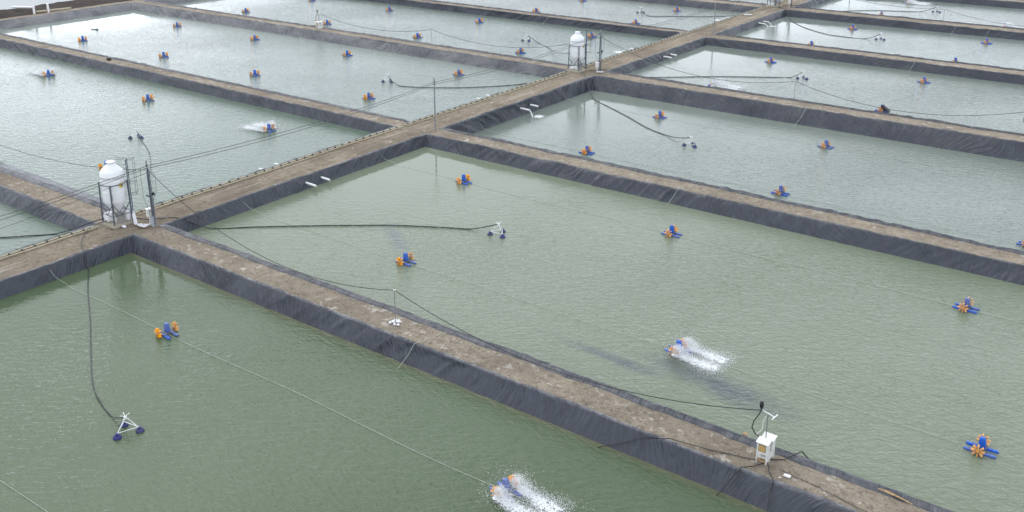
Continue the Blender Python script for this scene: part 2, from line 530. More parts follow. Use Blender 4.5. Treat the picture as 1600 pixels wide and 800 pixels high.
# silo block names used in labels
RD = ['the green foreground pond', 'the widest middle pond', 'the third right-hand pond', 'the fourth right-hand pond', 'the fifth right-hand pond', 'the sixth right-hand pond', 'the last right-hand pond at the top edge']
LD = ['the small pond corner at the left edge', 'the pond behind the front silo', 'the long bright-cornered pond', 'the pond behind the farther silo', 'the fifth left-hand pond', 'the sixth left-hand pond', 'the seventh left-hand pond']

def earth_z(x, y):
    return CREST + 0.10 * fbm(x * 0.35, y * 0.35, 3) + 0.05 * fbm(x * 2.1 + 5, y * 2.1, 3)

def strip(name, x0, x1, y0, y1, step, mat_, wob=0.0):
    nx = max(2, int((x1 - x0) / step) + 1); ny = max(2, int((y1 - y0) / step) + 1)
    X, Y = np.meshgrid(np.linspace(x0, x1, nx), np.linspace(y0, y1, ny), indexing='ij')
    Z = earth_z(X, Y) - 0.012
    if 'road' in name:      # shallow wheel ruts, raised shoulder
        u = X - (ROAD[0] + ROAD[1]) / 2
        Z = Z - 0.06 * np.exp(-((np.abs(u - 0.3) - 0.8) / 0.25) ** 2) * (0.6 + vn(X * 0, Y * 0.2)) + 0.05 * sstep(1.2, 1.8, -u)
    o = grid_mesh(name, np.stack([X, Y, Z], -1), mat_)
    return tag(o, kind='structure')

# ground far below everything, reaching the horizon
g = MB().add([(-4000, -2000, -1.6), (4000, -2000, -1.6), (4000, 6000, -1.6), (-4000, 6000, -1.6)], [(0, 1, 2, 3)]).build('ground', M['earth'])
tag(g, kind='structure')
YTOP = 242.0
strip('dirt_road', -69.85, -65.35, 0, 122, 0.16, M['road'])
strip('dirt_road', -69.85, -65.35, 122, YTOP, 0.35, M['road'])
def crest_R(i): return ([8.3, 42.35, 76.9, 110.5, 143.3, 176][i] if i < 6 else ROWS[i][0] - 0.9), ([39.35, 74.0, 107.3, 139.9, 172.1][i] if i < 5 else ROWS[i][1] + 0.8)
def crest_L(i): return ([8.3, 42.1, 76.8, 110.9, 143.3, 176][i] if i < 6 else ROWS[i][0] - 0.9), ([38.95, 74.2, 108.1, 140.9, 171.9][i] if i < 5 else ROWS[i][1] + 0.8)
DKR = [(4.9, 8.2)] + [(crest_R(i)[1] + 0.1, crest_R(i + 1)[0] - 0.1) for i in range(len(ROWS) - 1)]
DKL = [(4.9, 8.2)] + [(crest_L(i)[1] + 0.1, crest_L(i + 1)[0] - 0.1) for i in range(len(ROWS) - 1)]
DK = DKR
for i in range(len(DK)):
    st = 0.16 if i < 3 else 0.3 if i < 5 else 0.5
    a, b2 = DKR[i]
    strip('earth_dike', -65.35, 30.0, a, b2, st, M['earth'])
    a, b2 = DKL[i]
    strip('earth_dike', -169.3, -69.85, a, b2, st * 1.3, M['earth'])
strip('earth_dike', 30, 36, 0, YTOP, 0.8, M['earth'])
strip('canal_path', -172.0, -169.3, 0, YTOP, 0.4, M['road'])
# dark soil bank falling to the canal beyond the far left dike
def soil():
    X, Y = np.meshgrid(np.linspace(-184.5, -172.0, 40), np.linspace(0, YTOP, 500), indexing='ij')
    s = (X + 172.0) / -12.5
    Z = 1.0 + 0.35 * np.sin(s * PI) - 1.6 * sstep(0.55, 1.0, s) + 0.45 * fbm(X * 0.5, Y * 0.5, 4) + 0.2 * fbm(X * 2, Y * 2, 3)
    Z[-1] = earth_z(X[-1], Y[-1]) - 0.03
    return tag(grid_mesh('soil_bank', np.stack([X, Y, Z], -1), M['darksoil']), kind='structure')
soil()

# ------------------------------------------------------------------ water and liners
wm_green = water_mat('pond_water_green', (0.064, 0.098, 0.048), (0.082, 0.118, 0.064), 20, 0.8, scum=1)
PL = [(44.6, -25.6, R(-9), 6.2, 1.6, (0.070, 0.080, 0.095), 0.9), (38.4, -26.7, R(-3), 4.6, 0.7, (0.075, 0.085, 0.10), 0.75),
      (15.0, -20.6, R(-35), 4.5, 0.9, (0.085, 0.10, 0.12), 0.6)]
wm_mid = water_mat('pond_water_sage', (0.152, 0.184, 0.124), (0.178, 0.208, 0.148), 36, 1.1, PL)
wm_far = water_mat('pond_water_grey', (0.155, 0.190, 0.160), (0.18, 0.214, 0.182), 38, 0.9)
wm_far2 = water_mat('pond_water_pale', (0.17, 0.205, 0.18), (0.20, 0.240, 0.21), 34, 0.6)
wm_left = water_mat('pond_water_blue_green', (0.100, 0.145, 0.108), (0.125, 0.17, 0.132), 8, 0.5)
wm_L3 = water_mat('pond_water_long', (0.140, 0.180, 0.152), (0.165, 0.21, 0.175), 27, 0.9, calm_top=0.3)

def water(x0, x1, y0, y1, z, m):
    me = bpy.data.meshes.new('pond_water')
    me.from_pydata([(0, y0 - y1, 0), (x1 - x0, y0 - y1, 0), (x1 - x0, 0, 0), (0, 0, 0)], [], [(0, 1, 2, 3)])
    o = link('pond_water', me, m); o.location = (x0, y1, z)
    return tag(o, kind='structure')

def liner(wr, cr_, fl, zw, zt, label, step, seed, roll=True):
    """wr, cr_, fl = rectangles (x0,x1,y0,y1) of waterline, crest and outer hem"""
    # rings from hem to underwater: (rect blend, z offset)
    def rect(k):
        if k <= 1: a, b_, q = fl, cr_, k
        else: a, b_, q = cr_, wr, k - 1
        return [a[i] + (b_[i] - a[i]) * q for i in range(4)]
    prof = []      # (rect param k, z, v)
    for q in np.linspace(0, 1, 7): prof.append((q, zt + 0.02 + 0.05 * math.sin(q * PI) , q * 0.55))
    H = zt - zw
    for q in np.linspace(0.14, 1.0, 7): prof.append((1 + q, zt - H * q ** 1.1 + 0.02 * (1 - q), 0.55 + q * 1.3))
    prof.append((1.0 + 1.45, zw - 0.45 * H, 2.4))
    L = [fl[1] - fl[0], fl[3] - fl[2]]
    n1, n2 = int(L[0] / step), int(L[1] / step)
    us = [(np.arange(n1) / n1, 0), (np.arange(n2) / n2, 1), (np.arange(n1) / n1, 2), (np.arange(n2) / n2, 3)]
    side = np.concatenate([np.full(len(u), k) for u, k in us]); U = np.concatenate([u for u, k in us])
    S = np.concatenate([us[0][0] * L[0], L[0] + us[1][0] * L[1], L[0] + L[1] + us[2][0] * L[0], 2 * L[0] + L[1] + us[3][0] * L[1]])
    nrm = np.array([(0, -1), (1, 0), (0, 1), (-1, 0)])[side]       # outward
    side_sign = int(seed) % 2 == 0
    P = np.zeros((len(S), len(prof), 3)); UV = np.zeros((len(S), len(prof), 2))
    edge = np.minimum(U, 1 - U) * np.where(side % 2 == 0, L[0], L[1])
    fade = sstep(0.0, 1.2, edge)
    for j, (k, z, v) in enumerate(prof):
        r = rect(k)
        x = np.select([side == 0, side == 1, side == 2, side == 3], [r[0] + (r[1] - r[0]) * U, r[1] + 0 * U, r[1] + (r[0] - r[1]) * U, r[0] + 0 * U])
        y = np.select([side == 0, side == 1, side == 2, side == 3], [r[2] + 0 * U, r[2] + (r[3] - r[2]) * U, r[3] + 0 * U, r[3] + (r[2] - r[3]) * U])
        wide = 1.0
        off = np.zeros(len(S)); dz = np.zeros(len(S))
        if k <= 1:
            base = earth_z(x, y)
            zz = base + (z - zt)
            # hem wanders over the earth, long folds run along it
            off += (1 - k) * fade * (0.30 * fbm(S * 0.22, seed + S * 0, 4) + 0.22 * fbm(S * 1.1, seed + 3.3 + S * 0, 3))
            w = np.where(side == 0, 1.0, 0.35)      # near edges seen from behind: rolled ridges
            if roll:
                dz += w * 0.055 * (1 + np.sin(k * 2 * PI * 2.5 + 3 * fbm(S * 0.15, seed + 8 + S * 0, 2))) * math.sin(max(0.04, k) * PI * 0.98)
            dz += 0.15 * (vn(S * 1.3 + 3 * k, seed + k * 1.5 + S * 0) - 0.35) * math.sin(k * PI * 0.9) * (0.3 + vn(S * 0.25, seed + 31 + S * 0))
            if k == 0: dz -= 0.05
        else:
            zc = earth_z(x, y)
            q = min(1, k - 1)
            zz = zw + (z - zw) * (zc - zw + 0.02) / (zt - zw) if q < 1 else np.full(len(S), z)
            amp = math.sin(min(1, q) * PI * 0.8 + 0.35)
            sl_ = (S + v * 1.5 * (vn(S * 0.05, seed + 12 + S * 0) - 0.4))
            wr_ = np.abs(vn(sl_ * 1.7, seed + q * 0.9 + S * 0) - 0.5)
            slant = S + v * (1.1 if side_sign else -1.1) * (0.4 + 1.2 * vn(S * 0.04, seed + 40 + S * 0))
            cr1 = np.exp(-((vn(slant * 0.55, seed + 50 + S * 0) - 0.5) / 0.05) ** 2)
            cr2 = np.exp(-((vn(slant * 1.3 + 9, seed + 60 + q * 0.3 + S * 0) - 0.5) / 0.07) ** 2)
            pl_ = 1 - np.abs(2 * vn(slant * 2.3 + 5, seed + 80 + q * 0.5 + S * 0) - 1)
            pl2 = 1 - np.abs(2 * vn(slant * 1.05 + 2, seed + 90 + q * 0.3 + S * 0) - 1)
            loose = sstep(0.35, 0.65, vn(S * 0.06, seed + 70 + S * 0))
            off += amp * fade * (0.22 * fbm(S * 0.25, seed + 5 + S * 0, 2) + 0.10 * (0.25 - wr_) - (0.10 * cr1 + 0.06 * cr2) * (0.35 + loose) + (0.055 * pl_ ** 2 + 0.08 * pl2 ** 3) * (0.25 + loose))
        P[:, j, 0] = x + nrm[:, 0] * off
        P[:, j, 1] = y + nrm[:, 1] * off
        P[:, j, 2] = zz + dz * fade
        UV[:, j, 0] = S; UV[:, j, 1] = np.where(side == 0, max(v, 0.42), v)
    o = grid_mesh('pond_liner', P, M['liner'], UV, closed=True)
    return tag(o, label, 'pond liner', 'black plastic liners around the ponds')

for i, (y0, y1) in enumerate(ROWS):
    st = [0.14, 0.12, 0.14, 0.2, 0.25, 0.35, 0.5, 1, 1][i]
    zw = -0.5 if i == 2 else 0.0
    # right side pond
    d = {0: 38.6, 1: 73.1, 2: 105.8, 3: 139.2}
    zwr = zw
    yw0, yw1 = y0, y1
    cr_y0, cr_y1 = crest_R(i)
    fl_y1 = cr_y1 + [0.35, 0.3, 0.3, 0.25, 0.25][i] if i < 5 else cr_y1 + 0.3
    fl_y0 = cr_y0 - [0.4, 0.62, 0.45, 0.35, 0.3][i] if i < 5 else cr_y0 - 0.3
    lab = RD[i] if RD[i] != 'unseen' else 'a far pond'
    liner((RX[0], RX[1], yw0, yw1), (-65.25, 29.8, cr_y0, cr_y1), (-65.62, 30.3, fl_y0, fl_y1), zwr, CREST, 'wrinkled black plastic liner edging ' + lab, st, 10.5 * i + 1.3)
    wmr = [wm_green, wm_mid, wm_far, wm_far, wm_far2, wm_far2, wm_far2, wm_far2, wm_far2][i]
    water(RX[0] - 0.35, RX[1] + 0.4, yw0 - 0.4, yw1 + 0.35, zwr, wmr)
    # left side pond
    yw1 = [38.3, 73.6, 106.3, 140.6, 170.8][i] if i < 5 else y1
    cr_y0l, cr_y1 = crest_L(i)
    fl_y1 = cr_y1 + 0.28
    fl_y0l = [fl_y0, 41.25, 76.3, 110.4][i] if i < 4 else fl_y0
    yw0l = y0 + (0.9 if i == 1 else 0)
    lab = LD[i] if LD[i] != 'unseen' else 'a far pond'
    liner((LX[0], LX[1], yw0l, yw1), (-169.2, -69.95, cr_y0l, cr_y1), (-169.75, -69.55, fl_y0l, fl_y1), 0.0, CREST, 'wrinkled black plastic liner edging ' + lab, st * 1.2, 10.5 * i + 5.7)
    wml = [wm_left, wm_left, wm_L3, wm_L3, wm_far, wm_far, wm_far, wm_far, wm_far][i]
    water(LX[0] - 1.2, LX[1] + 0.35, yw0l - 0.4, yw1 + 0.5, 0.0, wml)
me = bpy.data.meshes.new('canal_water')
me.from_pydata([(-700, -100, 0), (-180, -100, 0), (-180, 900, 0), (-700, 900, 0)], [], [(0, 1, 2, 3)])
tag(link('canal_water', me, water_mat('canal_water', (0.23, 0.25, 0.25), (0.26, 0.28, 0.28), 1, 3.0, rough=0.4)), kind='structure').location.z = -0.1

# ------------------------------------------------------------------ paddlewheel aerators
def float_mb(y):
    mb = MB()
    hw = 0.115
    secs = []
    for x in (-0.78, -0.74, -0.62, -0.3, 0, 0.3, 0.62, 0.74, 0.78):
        e = abs(x) / 0.78
        w = hw * (1 - 0.55 * max(0, (e - 0.78) / 0.22) ** 2)
        rise = 0.07 * max(0, (e - 0.75) / 0.25)
        secs.append((x, w, rise))
    vs = []; n = 10
    for (x, w, rise) in secs:
        for k in range(n):
            a = 2 * PI * k / n
            ca, sa = math.cos(a), math.sin(a)
            yy = w * math.copysign(abs(ca) ** 0.55, ca)
            zz = (0.10 * math.copysign(abs(sa) ** 0.6, sa)) + 0.03
            if sa < 0: zz += rise
            vs.append((x, y + yy, zz))
    fs = []
    for i in range(len(secs) - 1):
        for k in range(n):
            k2 = (k + 1) % n
            fs.append((i * n + k, (i + 1) * n + k, (i + 1) * n + k2, i * n + k2))
    fs.append(tuple(range(n))); m = (len(secs) - 1) * n
    fs.append(tuple(range(m + n - 1, m - 1, -1)))
    mb.add(vs, fs)
    # moulded ribs
    for x in (-0.45, -0.15, 0.15, 0.45):
        mb.box((x, y, 0.135), (0.05, 0.15, 0.012))
    return mb

def make_aerator():
    root = empty('paddlewheel_aerator', (0, 0, 0))
    tag(root, 'blue and orange paddlewheel aerator', 'aerator', 'paddlewheel aerators floating on the ponds')
    for y in (-0.28, 0.28):
        float_mb(y).build('float', M['blue'], root, smooth=True)
    fr = MB()
    for x in (-0.22, 0.22):
        fr.bar((x, -0.40, 0.16), (x, 0.40, 0.16), 0.035)
    for y in (-0.1, 0.1):
        fr.bar((-0.24, y, 0.19), (0.24, y, 0.19), 0.035)
    for y in (-0.42, 0.42):
        fr.bar((-0.05, y, 0.16), (-0.05, y, 0.30), 0.04)
        fr.bar((-0.24, y * 0.93, 0.165), (0.24, y * 0.93, 0.165), 0.035)
    fr.build('frame', M['steel'], root)
    MB().tube([(-0.05, -0.66, 0.30), (-0.05, 0.66, 0.30)], 0.022, 8).build('axle', M['steel'], root)
    # tall rounded motor hood
    mc = MB()
    pts = []
    prof = [(0.0, 1.0), (0.10, 1.04), (0.32, 0.98), (0.50, 0.90), (0.57, 0.74), (0.59, 0.45)]
    n = 16; vs = []; fs = []
    for (z, s_) in prof:
        for k in range(n):
            a = 2 * PI * k / n; ca, sa = math.cos(a), math.sin(a)
            vs.append((0.02 + 0.17 * s_ * math.copysign(abs(ca) ** 0.5, ca) - 0.05 * z, 0.145 * s_ * math.copysign(abs(sa) ** 0.5, sa), 0.22 + z))
    for i in range(len(prof) - 1):
        for k in range(n):
            k2 = (k + 1) % n
            fs.append((i * n + k, i * n + k2, (i + 1) * n + k2, (i + 1) * n + k))
    fs.append(tuple(range((len(prof) - 1) * n, len(prof) * n))); fs.append(tuple(range(n - 1, -1, -1)))
    mc.add(vs, fs)
    hood = mc.build('motor_cover', M['blue'], root, smooth=True)
    MB().box((0.05, 0, 0.215), (0.42, 0.24, 0.05)).build('motor_base', M['darksteel'], root)
    for y in (-0.60, 0.60):
        w = MB()
        for k in range(8):
            a = 2 * PI * k / 8 + (0.2 if y > 0 else 0.0)
            ax = Vector((math.cos(a), 0, math.sin(a))); pr = Vector((-math.sin(a), 0, math.cos(a)))
            rot = Matrix((pr, Vector((0, 1, 0)), ax)).transposed()
            c = Vector((-0.05, y, 0.30))
            w.box(c + ax * 0.13, (0.05, 0.05, 0.16), rot)                 # spoke
            w.box(c + ax * 0.245, (0.055, 0.17, 0.16), rot, 1.15)              # blade
            w.box(c + ax * 0.255 + pr * 0.02, (0.03, 0.03, 0.13), rot)   # stiffening rib
        wh = w.build('paddle_wheel', M['orange'], root)
        MB().tube([(-0.05, y - 0.07, 0.30), (-0.05, y + 0.07, 0.30)], 0.075, 12).build('hub', M['orange'], wh)
    return root
aer = make_aerator()
index_kids()

NUM = ['first', 'second', 'third', 'fourth', 'fifth', 'sixth']
def row_label(n, k):
    if n == 1: return 'only'
    return NUM[k]
A_R = [  # (row index, rope, [x...], y)
    (0, 'far', [-51.1, -24.0], 32.3),
    (1, 'near', [-46.4, -23.7, -6.4], 49.9), (1, 'far', [-54.4, -33.0, -10.95], 66.8),
    (2, 'near', [-50.9, -30.2, -9.9], 82.6), (2, 'far', [-51.4, -31.9], 99.2),
    (3, 'near', [-52.2, -31.1], 115.4), (3, 'far', [-51.9, -31.1], 133.1),
    (4, 'near', [-51.5, -30.8], 148.0), (4, 'far', [-51.0, -30.4], 165.7),
    (5, 'near', [-51.2, -30.9], 181.8), (5, 'far', [-51.5], 199.8)]
A_L = [
    (1, 'near', [-84.9], 49.3), (1, 'far', [-127.7, -104.8, -82.4], 67.5),
    (2, 'near', [-146.8, -125.4, -104.9, -83.5], 84.2), (2, 'far', [-145.3, -125.0, -104.1, -82.8], 100.9),
    (3, 'near', [-147.6, -125.9, -105.0, -84.5], 117.6), (3, 'far', [-147.9, -126.9, -105.5, -82.6], 134.5),
    (4, 'near', [-103.8, -82.9], 149.3), (4, 'far', [-103.9, -83.3], 165.5)]
RUN_R = {(0, 'far', 1), (1, 'near', 1), (3, 'near', 0), (5, 'near', 1), (5, 'far', 0)}
RUN_L = {(1, 'far', 0), (1, 'far', 2)}
first = True
RUNNING = []
for side, tab, run, desc in (('R', A_R, RUN_R, RD), ('L', A_L, RUN_L, LD)):
    for (ri, rope, xs, y) in tab:
        for k, x in enumerate(xs):
            o = aer if first else copy_tree(aer)
            first = False
            zw = -0.5 if (side == 'R' and ri == 2) else 0.0
            o.location = (x, y + random.uniform(-0.05, 0.05), zw - 0.01)
            o.rotation_euler = (0, 0, R(random.uniform(-7, 7)))
            running = (ri, rope, k) in run
            word = 'churning' if running else 'idle'
            if running: RUNNING.append((side, x, y, zw, o.rotation_euler[2], ri, rope, k))
            if len(xs) == 1:
                lab = '%s blue-orange aerator, only one in the %s row of %s' % (word, rope, desc[ri])
            else:
                lab = '%s blue-orange aerator, %s from left in %s row of %s' % (word, NUM[k], rope, desc[ri])
            o['label'] = lab
            if side == 'R' and ri == 3 and rope == 'near' and k == 1:
                o['label'] = 'idle aerator with a black sheet draped over its motor, behind the right-hand dike'
                vs = [(0.0, -0.16, 0.83), (0.0, 0.16, 0.83), (0.85, -0.42, 0.12), (0.85, 0.42, 0.12), (-0.25, -0.2, 0.45), (-0.25, 0.2, 0.45), (0.3, -0.36, 0.2), (0.3, 0.36, 0.2)]
                MB().add(vs, [(0, 2, 3, 1), (0, 1, 5, 4), (0, 6, 2), (1, 3, 7), (0, 4, 6), (1, 7, 5)]).build('cover_sheet', M['black'], o)

# ------------------------------------------------------------------ splash of the running wheels and of flowing pipes
def foam_mat():
    m = bpy.data.materials.new('water_foam'); m.use_nodes = True
    t = m.node_tree; b = t.nodes['Principled BSDF']
    b.inputs['Base Color'].default_value = (0.86, 0.88, 0.89, 1)
    b.inputs['Roughness'].default_value = 0.5
    uvn = t.nodes.new('ShaderNodeUVMap'); uvn.uv_map = 'UVMap'
    sep = t.nodes.new('ShaderNodeSeparateXYZ'); t.links.new(uvn.outputs[0], sep.inputs[0])
    g = t.nodes.new('ShaderNodeTexCoord').outputs['Object']
    mp = t.nodes.new('ShaderNodeMapping'); mp.inputs['Scale'].default_value = (1.0, 1.5, 1)
    t.links.new(g, mp.inputs['Vector'])
    dn = N(t, 'ShaderNodeTexNoise', Scale=2.5, Detail=3); t.links.new(mp.outputs[0], dn.inputs['Vector'])
    wv = mixc(t, 0.35, (0, 0, 0), (0, 0, 0))
    va = t.nodes.new('ShaderNodeVectorMath'); va.operation = 'MULTIPLY_ADD'
    t.links.new(dn.outputs['Color'], va.inputs[0]); va.inputs[1].default_value = (0.5, 0.5, 0.0); t.links.new(mp.outputs[0], va.inputs[2])
    vo = t.nodes.new('ShaderNodeTexVoronoi'); vo.feature = 'DISTANCE_TO_EDGE'; vo.inputs['Scale'].default_value = 5.0
    t.links.new(va.outputs[0], vo.inputs['Vector'])
    lace = mth(t, 'SUBTRACT', 0.55, mth(t, 'MULTIPLY', vo.outputs['Distance'], 3.2))
    n2 = N(t, 'ShaderNodeTexNoise', Scale=4.0, Detail=6, Roughness=0.7); t.links.new(g, n2.inputs['Vector'])
    d = mth(t, 'ADD', mth(t, 'MULTIPLY', lace, 0.55), mth(t, 'MULTIPLY', n2.outputs['Fac'], 0.9))
    d = mth(t, 'ADD', d, mth(t, 'MULTIPLY', mth(t, 'SUBTRACT', sep.outputs[1], 0.5), 1.5))   # v = density
    a = ramp(t, d, 0.61, (0, 0, 0), 0.76, (0.95,) * 3)
    t.links.new(a, b.inputs['Alpha'])
    bp = N(t, 'ShaderNodeBump', Strength=0.6, Distance=0.06); t.links.new(n2.outputs['Fac'], bp.inputs['Height'])
    t.links.new(bp.outputs[0], b.inputs['Normal'])
    return m
M['foam'] = foam_mat()

def splash_meshes(length=3.6, n=28000, seed=1):
    r = np.random.default_rng(seed)
    # foam sheet, starts at the wheels and runs to +x
    nx, ny = 70, 36
    X, Y = np.meshgrid(np.linspace(-0.5, length + 0.9, nx), np.linspace(-1.5, 1.5, ny), indexing='ij')
    u = np.clip(X / length, 0, 1.2)
    c1 = np.exp(-((Y - 0.6 - 0.05 * u) / (0.30 + 0.60 * u)) ** 2); c2 = np.exp(-((Y + 0.6 + 0.10 * u) / (0.32 + 0.65 * u)) ** 2)
    dens = np.clip(np.maximum(c1, c2) * (0.98 - 0.60 * u) + 0.22 * np.exp(-(Y / 0.9) ** 2) * sstep(0.25, 0.6, u), 0, 1)
    dens *= sstep(-0.45, 0.0, X) * (1 - sstep(0.75, 1.08, u + 0.2 * fbm(X, Y + 7, 3)))
    Z = 0.012 + 0.16 * dens * np.exp(-u * 2.2) * (0.6 + vn(X * 4, Y * 4)) + 0.05 * dens * vn(X * 3.1, Y * 3.3 + 9)
    fo = grid_mesh('foam_patch', np.stack([X, Y, Z], -1), M['foam'], np.stack([u, dens], -1))
    # airborne drops and spray
    vs = []; fs = []
    k = 0
    for i in range(n):
        wy = 0.6 if r.random() < 0.5 else -0.6
        t = r.random() ** 1.5
        x = 0.02 + t * length * 0.85 + r.normal(0, 0.08 + 0.3 * t)
        spread = 0.20 + 0.62 * t
        y = wy * (1 + 0.1 * t) + r.normal(0, spread) * 0.7
        top = 0.12 + 0.66 * math.exp(-((t - 0.10) / 0.22) ** 2)
        z = max(0.0, r.random() ** 1.2 * top + r.normal(0, 0.03)) + 0.015
        if r.random() < 0.045:   # stray drops
            x = r.normal(0.15, 0.55); y = wy * 1.1 + r.normal(0, 0.5); z = r.random() ** 1.4 * 0.95
        s = 0.004 + 0.011 * r.random() ** 2.3
        sx = s * (1 + 1.3 * r.random())
        dx, dz = 1.0, r.normal(0, 0.5)
        for q in ((sx, 0, dz * s), (-sx, 0, -dz * s), (0, s, 0), (0, -s, 0), (0, 0, s), (0, 0, -s)):
            vs.append((x + q[0], y + q[1], z + q[2]))
        for f_ in ((0, 2, 4), (2, 1, 4), (1, 3, 4), (3, 0, 4), (2, 0, 5), (1, 2, 5), (3, 1, 5), (0, 3, 5)):
            fs.append(tuple(a + k for a in f_))
        k += 6
    me = bpy.data.meshes.new('spray_drops'); me.from_pydata(vs, [], fs)
    dr = link('spray_drops', me, M['drop'], smooth=True)
    return fo, dr
fo0, dr0 = splash_meshes()
usedf = False
for (side, x, y, zw, rz, ri, rope, k) in RUNNING:
    fo = fo0 if not usedf else fo0.copy(); dr = dr0 if not usedf else dr0.copy()
    if usedf: C.objects.link(fo); C.objects.link(dr)
    usedf = True
    d = (RD if side == 'R' else LD)[ri]
    rot = rz if side == 'R' else rz + PI
    if side == 'L' and k == 0: rot -= R(4)
    e = thing('water_splash', 'white foamy wake of the churning aerator %s from left in %s' % (NUM[k], d), 'splash', (x, y, zw + 0.004), rot, 'white wakes behind the running aerators')
    e['kind'] = 'stuff'
    if (ri, side) == (5, 'R'): e['label'] = 'small white wake at the top right, ' + ('near the frame top' if rope == 'far' else 'beside the right edge')
    if ri == 1 and side == 'R': e['label'] = 'white foamy wake of the churning aerator in the middle of the widest pond'
    if ri == 0: e['label'] = 'large white foamy wake of the churning aerator at the bottom edge'
    fo.parent = e; dr.parent = e
    if y > 60: e.scale = (1.15, 1.15, 1.15)

def outlet_splash(x, y, z, label, s=1.0, sgn=1):
    nx = 40
    X, Y = np.meshgrid(np.linspace(-1.5, 1.5, nx), np.linspace(-1.4, 1.4, nx), indexing='ij')
    rr = np.hypot(X / 1.4, Y / 1.3)
    dens = np.clip(1.02 - rr * 0.95, 0, 1) * sstep(1.05, 0.7, rr)
    e = thing('water_splash', label, 'splash', (x, y, z + 0.004), random.random() * 6, 'foam under the pipe outlets'); e['kind'] = 'stuff'
    fo = grid_mesh('foam_patch', np.stack([X * s, Y * s, 0.012 + 0.05 * dens * vn(X * 5, Y * 5)], -1), M['foam'], np.stack([X * 0, dens * 0.80], -1))
    fo.parent = e
    return e

# ------------------------------------------------------------------ pipe outlets
def outlet(x0, x1, y, z, zw, label, flow):
    root = thing('outlet_pipe', label, 'pipe', (0, 0, 0), 0, 'white pipe outlets poking out of the liners')
    dx = 1 if x1 > x0 else -1
    m = MB()
    n = 16; ro, rin = 0.105, 0.088
    vs = []
    for (x, r_) in ((x0, ro), (x1, ro), (x1, rin), (x1 - dx * 0.5, rin)):
        for k in range(n):
            a = 2 * PI * k / n
            vs.append((x, y + r_ * math.cos(a), z - abs(x - x0) * 0.03 + r_ * math.sin(a)))
    fs = []
    for i in range(3):
        for k in range(n):
            k2 = (k + 1) % n; fs.append((i * n + k, i * n + k2, (i + 1) * n + k2, (i + 1) * n + k))
    m.add(vs, fs).build('pipe', M['white'], root, smooth=True)
    m2 = MB().tube([(x0 - dx * 0.15, y, z), (x0 + dx * 0.12, y, z)], [0.17, 0.115], 14)
    m2.build('rubber_boot', M['black'], root, smooth=True)
    if flow:
        pts = []; h0 = z - 0.12
        for k in range(9):
            t = k / 8
            pts.append((x1 + dx * (0.42 * t), y, h0 - (h0 - zw) * t * t))
        MB().tube(pts, [0.05 + 0.02 * k / 8 for k in range(9)], 8).build('water_jet', M['drop'], root, smooth=True)
OUT = [(1, 57.0, 58.9), (2, 90.5, 92.5), (3, 125.7, 127.7), (4, 159.6, 161.6), (5, 193.5, 195.4)]
ON = ['second', 'third', 'fourth', 'fifth', 'sixth']
for (ri, ya, yb) in OUT:
    for j, y in enumerate((ya, yb)):
        w = 'nearer' if j == 0 else 'farther'
        zw = -0.5 if ri == 2 else 0
        fl = (ri == 2 and j == 0) or ri == 4
        outlet(-65.15, -63.7 + (0.2 if j else 0) * -1, y, 0.5 if ri != 2 else 0.35, zw, '%s of two white pipes %s from the liner into %s pond right of the road' % (w, 'pouring' if fl else 'jutting', ON[ri - 1]), fl)
        outlet(-70.2, -71.75, y + 0.2, 0.5, 0, '%s of two white pipe ends jutting into %s pond left of the road' % (w, ON[ri - 1]), ri in (3, 4))
outlet_splash(-62.9, 91.2, -0.5, 'ring of foam under the pouring pipe right of the middle road section', 1.25)
outlet_splash(-62.9, 160.4, 0, 'foam under the pair of pouring pipes near the farthest silo', 1.0)
outlet_splash(-72.9, 126.6, 0, 'white foam left of the road just beyond the second silo', 1.5)
outlet_splash(-72.9, 160.6, 0, 'white foam left of the road just before the farthest silo', 1.4)

# ------------------------------------------------------------------ ropes
def sag(a, b, s, n=24):
    a, b = Vector(a), Vector(b)
    return [a.lerp(b, i / n) - Vector((0, 0, 4 * s * (i / n) * (1 - i / n))) for i in range(n + 1)]
def rope(y, side, ri, label, r=0.02, xend=None, z=0.05):
    x0, x1 = ((-65.6, 29.9) if side == 'R' else (-169.3, -69.8))
    zw = -0.5 if (side == 'R' and ri == 2) else 0
    pts = [(x0, y, 1.05), (x0 + 1.2, y, zw + 0.35)]
    n = 60
    for k in range(n + 1):
        x = x0 + 3.5 + (x1 - x0 - 7) * k / n
        pts.append((x, y + 0.10 * math.sin(k * 0.5), zw + z + 0.012 * math.sin(k * 1.3)))
    pts += [(x1 - 1.2, y, zw + 0.35), (x1, y, 1.05)]
    tag(MB().tube(pts, r, 5).build('mooring_rope', M['rope'], None), label, 'rope', 'mooring ropes across the ponds')
rope(18.0, 'R', 0, 'pale mooring rope crossing the bottom left corner of the green pond', 0.010)
rope(32.3, 'R', 0, 'pale mooring rope holding the idle aerator in the green foreground pond', 0.009)
rope(49.9, 'R', 1, 'pale mooring rope along the near aerators of the widest middle pond', 0.010)
rope(66.8, 'R', 1, 'pale mooring rope along the far aerators of the widest middle pond', 0.010)
rope(82.6, 'R', 2, 'faint mooring rope along the near aerators of the third pond on the right', 0.011)
rope(99.2, 'R', 2, 'faint mooring rope along the far aerators of the third pond on the right', 0.009)
